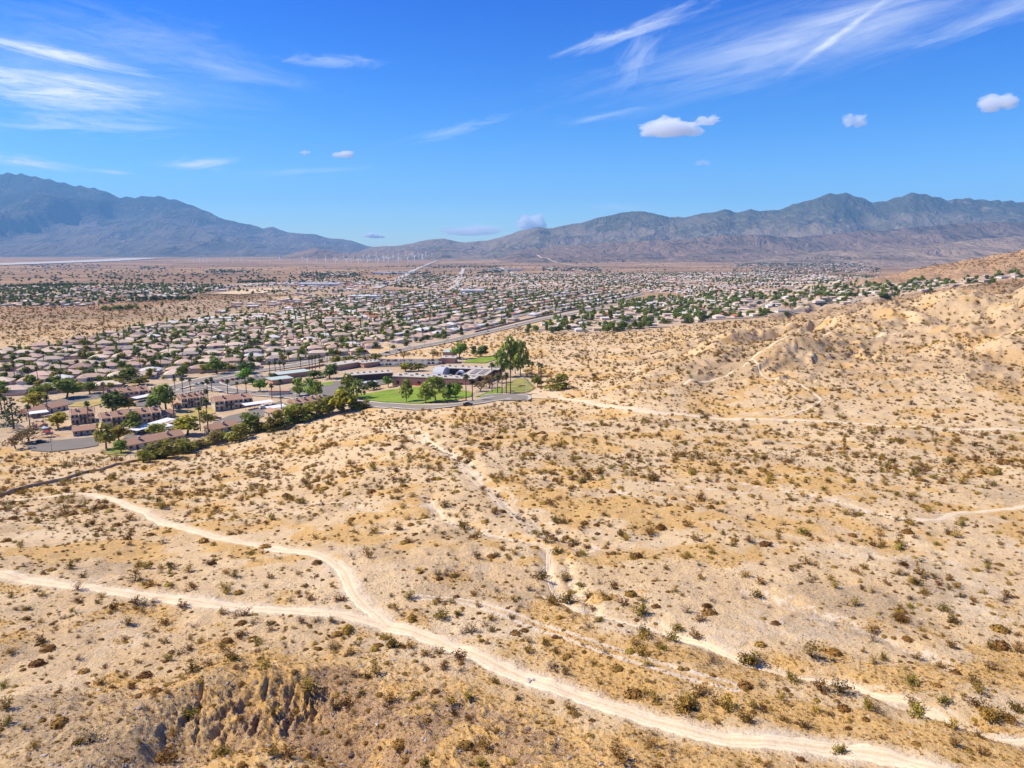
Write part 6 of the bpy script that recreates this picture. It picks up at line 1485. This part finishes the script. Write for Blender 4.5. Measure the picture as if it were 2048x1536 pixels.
# ------------------------------------------------------------------ desert shrubs
HAND = [(156,1179,32,0),(203,1195,24,0),(307,1204,26,0),(367,1214,28,0),(445,1228,28,0),(256,1249,34,1),(227,1220,28,0),(508,1247,38,2),(603,1245,26,0),(387,1255,24,2),(178,1286,26,2),(80,1284,28,0),(379,1279,20,0),(328,1286,24,0),(359,1308,50,2),(281,1327,26,2),(156,1318,20,0),(613,1380,58,1),(308,1386,36,3),(121,1448,45,3),(12,1417,38,0),(10,1374,28,1),(590,1421,18,3),(347,1513,20,3),(445,1511,45,1),(545,1507,44,0),(236,1443,18,0),(695,1257,26,3),(674,1269,24,3),(750,1300,24,3),(785,1294,34,1),(629,1288,18,3),(455,1187,22,0),(301,1173,28,0),(270,1161,40,0),(387,1179,24,0),(621,1200,28,0),(686,1200,26,0),
 (817,1197,34,1),(792,1220,24,0),(882,1238,38,1),(940,1265,38,0),(956,1214,22,0),(784,1294,34,1),(878,1308,34,0),(934,1396,38,1),(1024,1238,22,0),(1057,1284,24,0),(1208,1304,34,2),(1134,1314,24,3),(1102,1337,36,2),(993,1183,24,2),(1075,1187,30,2),(1134,1208,42,1),(1175,1197,28,0),(1247,1212,30,0),(1284,1230,44,1),(1282,1200,24,0),(1284,1277,34,0),(1356,1261,30,1),(1345,1281,32,1),(1391,1275,32,0),(1401,1241,34,0),(1177,1255,34,2),(1423,1324,50,2),(1378,1407,44,0),(1309,1398,34,0),(1302,1366,24,2),(1430,1409,26,0),(1489,1445,34,0),(1493,1329,38,1),(1040,1431,16,0),(1165,1447,18,2),
 (1623,1315,66,0),(1502,1329,50,1),(1587,1362,44,1),(1678,1382,54,1),(1825,1368,42,1),(1950,1375,44,0),(1883,1404,46,1),(1826,1415,46,0),(1977,1437,50,0),(2032,1423,42,1),(1902,1454,34,0),(1963,1510,36,0),(1680,1507,34,1),(1497,1444,42,0),(1377,1413,44,1),(1632,1423,30,0),(1741,1416,36,0),(1522,1372,34,2),(1560,1396,34,0),(1748,1327,30,0),(1902,1295,26,0),(1980,1339,34,0),(1803,1245,40,0),(1710,1211,30,0),(1671,1252,26,2),(1744,1266,28,0),(1522,1168,28,0),(1621,1165,26,0),(1669,1175,30,0),(1772,1167,22,0),(1724,1180,18,0),(1869,1155,22,0),(1968,1187,20,0),(1948,1204,20,0),(1491,1153,28,0),(1403,1158,26,0),(1584,1233,16,2),(1485,1197,26,2),(1538,1215,22,2),(1374,1225,28,0),
 (1117,1108,34,1),(1085,1160,36,1),(1130,1160,34,1),(1100,1205,30,1),(930,1058,36,1),(890,1015,26,1),(1100,1010,26,0),(530,1095,30,3),(990,1028,26,0),(1400,1000,26,0),(1540,960,26,0),(1800,1090,28,0),(1250,1080,26,0),(700,1050,26,0),(820,1085,24,0),(185,1050,26,0),(420,1130,30,0),(260,1040,28,0)]
BT = ['olive', 'green', 'dead', 'gold', 'mound']
BL = []      # x, y, width, kind
for (u, v, w, k) in HAND:
    x, y = ground_at(u, v); BL.append((x, y, w * px_size(x, y) * 1.04, k))
nh = len(BL)
NOB = [(-60, 990), (-60, 690), (130, 690), (330, 640), (440, 622), (640, 625), (1000, 560), (1900, 540), (2060, 545), (2060, 553), (1900, 576), (1720, 606), (1600, 628), (1300, 660), (1085, 668), (1062, 650), (800, 705), (720, 716), (1000, 712), (1062, 756), (1085, 800), (1000, 806), (930, 818), (735, 822), (690, 832), (560, 862), (470, 890), (330, 925), (270, 925), (200, 905), (55, 905), (45, 880), (-60, 870)]
LOWL = [(-60, 1000), (-60, 905), (60, 905), (200, 915), (270, 925), (150, 960), (30, 985)]
def bushes(n, Y0, Y1, r, p):
    y = np.sqrt(r.uniform(Y0 * Y0, Y1 * Y1, n)); n = int(n * 1.14); y = np.sqrt(r.uniform(Y0 * Y0, Y1 * Y1, n)); x = y * r.uniform(-.90, .90, n); u, v = project(x, y, H(x, y)); ok = (u > -240) & (u < 2290) & (v < 1590)
    ok &= ~in_poly(u, v, NOB) | in_poly(u, v, LOWL)
    f = fbm(x / 22, y / 22, 3, 151) + .5 * fbm(x / 6, y / 6, 2, 152); ok &= r.random(n) < np.clip(p + f * .38, .05, 1)
    for k, (P, w) in TR.items():
        if k == 'footpath.002': continue
        d, _, _ = poly_dist(x, y, P); ok &= d > w / 2 + .7
    for P, w in RUTS[:3]:
        d, _, _ = poly_dist(x, y, P); ok &= d > w * .3
    d, _, _ = poly_dist(x, y, np.array([ground_at(1062, 790), ground_at(1122, 786)])); ok &= d > 5
    return x[ok], y[ok]
def add_b(xs, ys, sz, kp):
    for x, y in zip(xs, ys):
        BL.append((x, y, min(rnd.uniform(*sz) * rnd.lognormvariate(.06, .34), sz[1] * 1.5), rnd.choices(range(5), kp)[0]))
b1 = bushes(6500, 44, 190, rng, .42); add_b(*b1, (.6, 1.65), (10, 3, 4, 1, 3))
b2 = bushes(21000, 150, 430, rng, .44); add_b(*b2, (.85, 2.1), (10, 3, 3, 1, 3))
b3 = bushes(30000, 400, 900, rng, .5); add_b(*b3, (1.4, 2.9), (10, 3, 2, 1, 2))
b4 = bushes(42000, 850, 1700, rng, .5); add_b(*b4, (2.0, 3.8), (10, 3, 1, 1, 2))
b5 = bushes(17000, 40, 200, rng, .36); 
for x, y in zip(*b5): BL.append((x, y, rnd.uniform(.35, .95), rnd.choices([4, 3, 2, 0], [6, 1.2, 1, 2])[0]))
b6 = bushes(15000, 180, 420, rng, .36); 
for x, y in zip(*b6): BL.append((x, y, rnd.uniform(.5, 1.2), rnd.choices([4, 3, 2, 0], [6, 1, 1, 2])[0]))
BA = np.array(BL); z = H(BA[:, 0], BA[:, 1]); dep = np.hypot(BA[:, 0], BA[:, 1]); uu, vv = project(BA[:, 0], BA[:, 1], z)
size = BA[:, 2] / dep; size[:nh] *= 3; size[(uu < 6) | (uu > 2042) | (vv > 1528) | (vv < 900)] = 0
order = np.argsort(-size); ind = order[:285]; rest = order[285:]
BN = {0: 'olive brown bush', 1: 'green creosote bush', 2: 'grey bare bush', 3: 'golden dry bush', 4: 'low dark mound bush'}
BJ = []
for i in ind:
    x, y, w, k = BA[i]; k = int(k); o = link('desert_shrub', rnd.choice(BUSH[BT[k]]), None, (x, y, float(z[i]) - .04)); q = rnd.uniform(.62, .98)
    o.rotation_euler = (rnd.uniform(-.08, .08), rnd.uniform(-.08, .08), rnd.uniform(0, 6.28)); o.scale = (w, w * rnd.uniform(.8, 1.1), w * q)
    tag(o, None, 'desert shrub', 'desert shrubs on the sand'); BJ.append((o, x, y, ('big ' if w > 2.0 else 'small ' if w < 1.25 else '') + BN[k]))
srcs = []
for k in range(5):
    srcs += [[next(o for o in COL.objects if o.type == 'MESH' and o.parent is None and o.data == m_)] if any(o.data == m_ for o in [b[0] for b in BJ]) else [BJ[0][0]] for m_ in BUSH[BT[k]]]
first = []; acc = 0
for k in range(5): first.append(acc); acc += len(BUSH[BT[k]])
bp, br, bs, bk = [], [], [], []
for i in rest:
    x, y, w, k = BA[i]; k = int(k); bp.append((x, y, z[i] - .04)); br.append((0, 0, rnd.uniform(0, 6.28))); bs.append((w, w, w * rnd.uniform(.62, .98))); bk.append(first[k] + rnd.randrange(len(BUSH[BT[k]])))
scatter('scrub_vegetation', bp, br, bs, bk, srcs)
print('BUSHES', len(BL), 'TREES', len(TPOS), len(pts), 'LOTS', len(LOTS), 'FARH', len(FARH))

# ------------------------------------------------------------------ dry grass, pebbles and stones
M_GRASS = leafmat('dry_grass_blades', (0.56, 0.35, 0.11), ovar=.35, tr=.25, hue=.03); M_STONE = mat('pale_stone', (0.40, 0.33, 0.265), .9, .2, 3, .35); M_STONED = mat('dark_stone', (0.19, 0.135, 0.11), .9, .2, 3, .35)
def tuft():
    r = random.Random(5); b = MB()
    for i in range(12):
        a = r.uniform(0, 6.28); e = R(r.uniform(25, 80)); L = r.uniform(.5, 1); d = Vector((math.cos(a) * math.cos(e), math.sin(a) * math.cos(e), math.sin(e))) * L; s_ = Vector((-math.sin(a), math.cos(a), 0)) * .09; c = Vector((r.uniform(-.25, .25), r.uniform(-.25, .25), 0))
        b.add([tuple(c - s_), tuple(c + s_), tuple(c + d)], [(0, 1, 2)], 0, r.uniform(.6, 1.2))
    return b.mesh('grass_tuft', M_GRASS)
def stone(seed, m):
    bm = bmesh.new(); bmesh.ops.create_icosphere(bm, subdivisions=1, radius=.5); r = random.Random(seed)
    for v in bm.verts: v.co *= r.uniform(.7, 1.15); v.co.z *= .6
    me = bpy.data.meshes.new('stone'); bm.to_mesh(me); bm.free(); me.materials.append(m); return me
def boulder(u, v, w, label, seed, m=M_STONE):
    x, y = ground_at(u, v); o = link('boulder', stone(seed, m), None, (x, y, float(H(x, y)) + w * .1)); o.scale = (w, w * .8, w * .9); o.rotation_euler = (0, 0, seed); tag(o, label, 'boulder'); return o
tf = link('grass_tuft', tuft(), None, (*ground_at(700, 1420), 0)); tf.location.z = float(H(tf.location.x, tf.location.y)); tf.scale = (.4, .4, .4); tag(tf, 'single tuft of dry golden grass on the slope above the shale ravine', 'grass tuft')
bo1 = boulder(538, 1492, .55, 'pale stone on the clay mound above the ravine', 3); bo2 = boulder(702, 1512, .7, 'dark stone in the bottom of the shale ravine', 4, M_STONED)
boulder(1056, 1363, .9, 'pale boulder beside the wide dirt road', 5); boulder(1066, 1361, .6, 'smaller pale stone beside the boulder by the wide dirt road', 6); boulder(1138, 1517, .6, 'white stone on the golden slope near the picture bottom', 7); boulder(278, 1418, .6, 'white stone on the pale clay slope', 8); boulder(645, 1462, .5, 'white stone at the head of the shale ravine', 9)
gp, gr, gs, gk = [], [], [], []
def grass(n, Y0, Y1, sz):
    y = np.sqrt(rng.uniform(Y0 * Y0, Y1 * Y1, n)); x = y * rng.uniform(-.88, .88, n); gd = interp_grid(gold, x, y); pa = interp_grid(pale, x, y); ck = interp_grid(rock, x, y); ok = rng.random(n) < np.clip(gd * 1.1 + .10 - pa * .7 - ck * .2, .03, 1)
    for k in ('dirt_road', 'dirt_track', 'footpath', 'trail'):
        d, _, _ = poly_dist(x, y, TR[k][0]); ok &= d > TR[k][1] / 2 + .1
    x, y = x[ok], y[ok]; zz = H(x, y)
    for X, Y, Z in zip(x, y, zz): w = rnd.uniform(*sz); gp.append((X, Y, Z)); gr.append((0, 0, rnd.uniform(0, 6.28))); gs.append((w, w, w * rnd.uniform(.7, 1.2))); gk.append(0)
grass(30000, 40, 100, (.12, .34))
scatter('dry_grass', gp, gr, gs, gk, [[tf]])
n = 30000; y = np.sqrt(rng.uniform(38 ** 2, 110 ** 2, n)); x = y * rng.uniform(-.79, .79, n); sh = interp_grid(shale, x, y); rk = interp_grid(rock, x, y); ok = rng.random(n) < np.clip(.12 + sh * 1.3 + rk * .4, 0, 1)
for k in ('dirt_road', 'dirt_track', 'footpath'): d, _, _ = poly_dist(x, y, TR[k][0]); ok &= d > TR[k][1] / 2 + .05
x, y, sh = x[ok], y[ok], sh[ok]; zz = H(x, y); w = rng.uniform(.08, .26, len(x)) * (1 + rng.random(len(x)) ** 6 * 1.6)
scatter('gravel', np.stack([x, y, zz], -1), np.stack([rng.uniform(0, .5, len(x)), rng.uniform(0, .5, len(x)), rng.uniform(0, 6, len(x))], -1), np.stack([w, w * .8, w * .9], -1), (rng.random(len(x)) < sh * .75).astype(int), [[bo1], [bo2]])

# ------------------------------------------------------------------ wind turbines on the far plain
M_TURB = mat('white_turbine', (.85, .85, .84), .5, .01, 1, 0, .3)
tw = MB(); tw.tube((0, 0, -3), (0, 0, 1), .044, .028, 8); TWM = tw.mesh('tower', M_TURB); nc = MB(); nc.box(-.02, .05, -.018, .018, .985, 1.025); NCM = nc.mesh('nacelle', M_TURB)
blm = MB(); blm.add([(-.006, -.008, 0), (.006, -.008, 0), (.006, .008, 0), (-.006, .008, 0), (-.006, -.045, .12), (.006, -.045, .12), (.006, .03, .12), (-.006, .03, .12), (-.002, -.012, .6), (.002, -.012, .6), (.002, .008, .6), (-.002, .008, .6)], [(4 * i + j, 4 * i + (j + 1) % 4, 4 * i + 4 + (j + 1) % 4, 4 * i + 4 + j) for i in range(2) for j in range(4)] + [(8, 9, 10, 11)]); BLM = blm.mesh('blade', M_TURB)
def turbine(u, v, hpx):
    x, y = ground_at(u, v); h = hpx * px_size(x, y); z = float(H(x, y)); o = empty('wind_turbine', (x, y, z), rnd.uniform(.3, .95), (h * 1.25, h * 1.25, h)); link('tower', TWM, o); link('nacelle', NCM, o); a0 = rnd.uniform(0, 2)
    for k in range(3): b = link('blade', BLM, o, (-.03, 0, 1.005)); b.rotation_euler = (a0 + k * 2.0944, 0, 0)
    tag(o, None, 'wind turbine', 'wind turbines on the far plain'); return o
c5 = [(413, 215, 14), (490, 213, 14), (560, 213, 15), (645, 213, 14), (730, 215, 14), (822, 212, 13), (898, 212, 13), (980, 213, 14), (1028, 200, 13), (1062, 207, 14), (1100, 195, 13), (1143, 205, 14), (1218, 205, 14), (1270, 187, 13), (1333, 188, 12)]
c5b = [(625, 190, 11), (760, 190, 9), (858, 160, 9), (905, 172, 11), (957, 195, 11), (962, 160, 10), (1143, 152, 11), (1250, 150, 10), (1302, 152, 9), (1360, 140, 9), (1410, 140, 8), (190, 180, 9), (280, 178, 8), (375, 180, 9), (840, 180, 8), (1020, 165, 9), (1060, 160, 8), (1100, 158, 8), (1200, 150, 8), (780, 165, 7), (700, 160, 7), (1330, 150, 8)]
TF = [turbine(512 + a / 4, 480 + b / 4, h) for a, b, h in c5]; TB = [turbine(512 + a / 4, 480 + b / 4, h) for a, b, h in c5b]
TL = [turbine(u, 531 - rnd.uniform(0, 4) if u > 360 else 528, h) for u, h in [(375, 8), (388, 8), (400, 9), (407, 8), (414, 8), (421, 9), (428, 8), (437, 8), (446, 9), (456, 8), (466, 7), (483, 8), (500, 7), (350, 7), (330, 6), (300, 6), (240, 5), (260, 5), (520, 7), (540, 6)]]
for nm, lst in (('front wind row', TF), ('back wind rows', TB), ('hazy wind rows', TL)):
    for k, o in enumerate(sorted(lst, key=lambda o: o.location.x / o.location.y)): o['label'] = 'white wind turbine, %s from the blue mountain end of the %s' % (ordi(k), nm)

# ------------------------------------------------------------------ cumulus clouds beyond the haze
def cloud_mat(d):
    m = bpy.data.materials.new('cloud_vapour'); m.use_nodes = True; g = NT(m.node_tree); g.n.clear(); out = g.new('ShaderNodeOutputMaterial'); v = g.new('ShaderNodeVolumeScatter', ins={'Density': d, 'Anisotropy': 0.0}); v.inputs['Color'].default_value = (1, 1, 1, 1); g.l.new(v.outputs[0], out.inputs['Volume']); return m
def cloud(u, v, w, h, D, label, seed, n=9, dens=5.0):
    d = ray(u, v); s = D / d[1]; c = np.array([d[0] * s, D, CAMZ + d[2] * s]); k = D / F; W, Hh = w * k / 2, h * k / 2; r = random.Random(seed); puffs = []
    for i in range(n):
        t = r.uniform(-1, 1); q = r.uniform(.35, .62) * (1 - .35 * abs(t)); puffs.append((t * .72, r.uniform(-.4, .4), r.uniform(-.5, .45) * (1 - abs(t)), q))
    bm = bmesh.new(); bmesh.ops.create_icosphere(bm, subdivisions=5, radius=1.0); co = np.array([v_.co[:] for v_ in bm.verts]); R_ = np.full(len(co), .25)
    for (px_, py_, pz_, q) in puffs:
        p = np.array([px_, py_, pz_]); bq = co @ p; disc = bq * bq - (p @ p - q * q); R_ = np.maximum(R_, np.where(disc > 0, bq + np.sqrt(np.maximum(disc, 0)), 0))
    nn = fbm(co[:, 0] * 3.1 + seed + co[:, 1] * 2.0, co[:, 2] * 3.1 + co[:, 1] * 1.7, 5, seed); R_ *= 1 + .42 * nn; P = co * R_[:, None]; P[:, 2] = np.maximum(P[:, 2], -.55 + .06 * nn); P = P * np.array([W, W * .7, Hh * 1.25])
    for v_, p in zip(bm.verts, P): v_.co = p
    me = bpy.data.meshes.new('cloud'); bm.to_mesh(me); bm.free(); me.polygons.foreach_set('use_smooth', [True] * len(me.polygons)); me.materials.append(cloud_mat(dens * .85 / (Hh * 2))); o = link('cloud', me, None, tuple(c)); tag(o, label, 'cloud'); return o
cloud(1340, 256, 112, 46, 23000, 'largest bright white puffy cloud above the brown ridges', 11, 11, 5); cloud(1418, 240, 56, 24, 23400, 'small wisp of cloud joined to the largest white cloud', 12, 6, 3); cloud(1707, 243, 46, 42, 22000, 'small ragged white cloud above the highest peak', 13, 7, 3.4); cloud(2000, 208, 82, 40, 21000, 'white puffy cloud at the hill side edge of the sky', 14, 8, 4.2)
cloud(678, 308, 56, 22, 27000, 'small flat white cloud above the mountain gap', 15, 7, 4); cloud(612, 306, 22, 12, 27500, 'tiny faint cloud beside the small flat one', 16, 5, 2); cloud(747, 472, 42, 12, 62000, 'tiny white cloud low over the mountain gap', 17, 6, 4); cloud(1066, 447, 66, 42, 60000, 'billowing cloud rising behind the brown ridge', 18, 11, 6); cloud(944, 462, 120, 26, 64000, 'pale pink flat cloud low beside the brown ridge', 19, 9, 1.6)
cloud(1405, 327, 34, 16, 24000, 'very faint wisp below the largest white cloud', 20, 5, .8)

# ------------------------------------------------------------------ labels that tell alike things apart: place and rank beside a landmark
def autolabel(jobs, marks):
    bins = {}
    for (o, x, y, txt) in jobs:
        p = np.array([x, y]); u, v = project(x, y, float(H(x, y)))
        ds = [(np.hypot(*(p - m)), n, m) for n, m in marks]; d, n, m = min(ds, key=lambda t: t[0]); e = p - m
        t = np.array([x, y]) / math.hypot(x, y); f = e @ t; s = e[0] * t[1] - e[1] * t[0]
        side = ('beyond ' if f > 0 else 'before ') if abs(f) > abs(s) else ('hillward of ' if s > 0 else 'valleyward of ')
        bins.setdefault((txt, side + n), []).append((d, o))
    for (txt, where), lst in bins.items():
        lst.sort(key=lambda t: t[0])
        for k, (d, o) in enumerate(lst): o['label'] = '%s %s%s' % (txt, where, '' if len(lst) == 1 else ', %s out' % ordi(k))
for h in HOUSES:
    h[0]['category'] = 'house'; h[0]['group'] = 'houses of the town'
    if h[3] == 'SOLAR': h[0]['label'] = 'white roofed house with blue solar panels beside the far parking court'
autolabel([h for h in HOUSES if h[3] != 'SOLAR'], LMW); autolabel(TJ, LMW)
BM_ = [('the track fork', (775, 1240)), ('the bend of the upper track', (290, 1025)), ('the lower dirt road', (1300, 1440)), ('the wash elbow', (1103, 1165)), ('the twin rut trail', (1150, 1281)), ('the eroded gully bank', (500, 1400)), ('the shale ravine', (740, 1500)), ('the pale clay slope', (150, 1440)), ('the straight dirt road', (400, 1204)), ('the dirt road edge', (60, 1158)), ('the sandy path', (1500, 1322)), ('the path end', (1960, 1462)), ('the pale rise', (1850, 1200)), ('the narrow path fork', (1800, 1040)), ('the wash mouth', (890, 1030)), ('the stony flat', (1400, 1010)), ('the hedge flat', (600, 960)), ('the upper track', (640, 1112)), ('the steep track bend', (700, 1165)), ('the path bend', (1740, 1380)), ('the boulder by the road', (1056, 1363)), ('the middle flat', (1000, 1000)), ('the flat beside the wash', (1330, 1120)), ('the sand flat', (1600, 1120))]
autolabel(BJ, [(n, np.array(ground_at(*p))) for n, p in BM_])
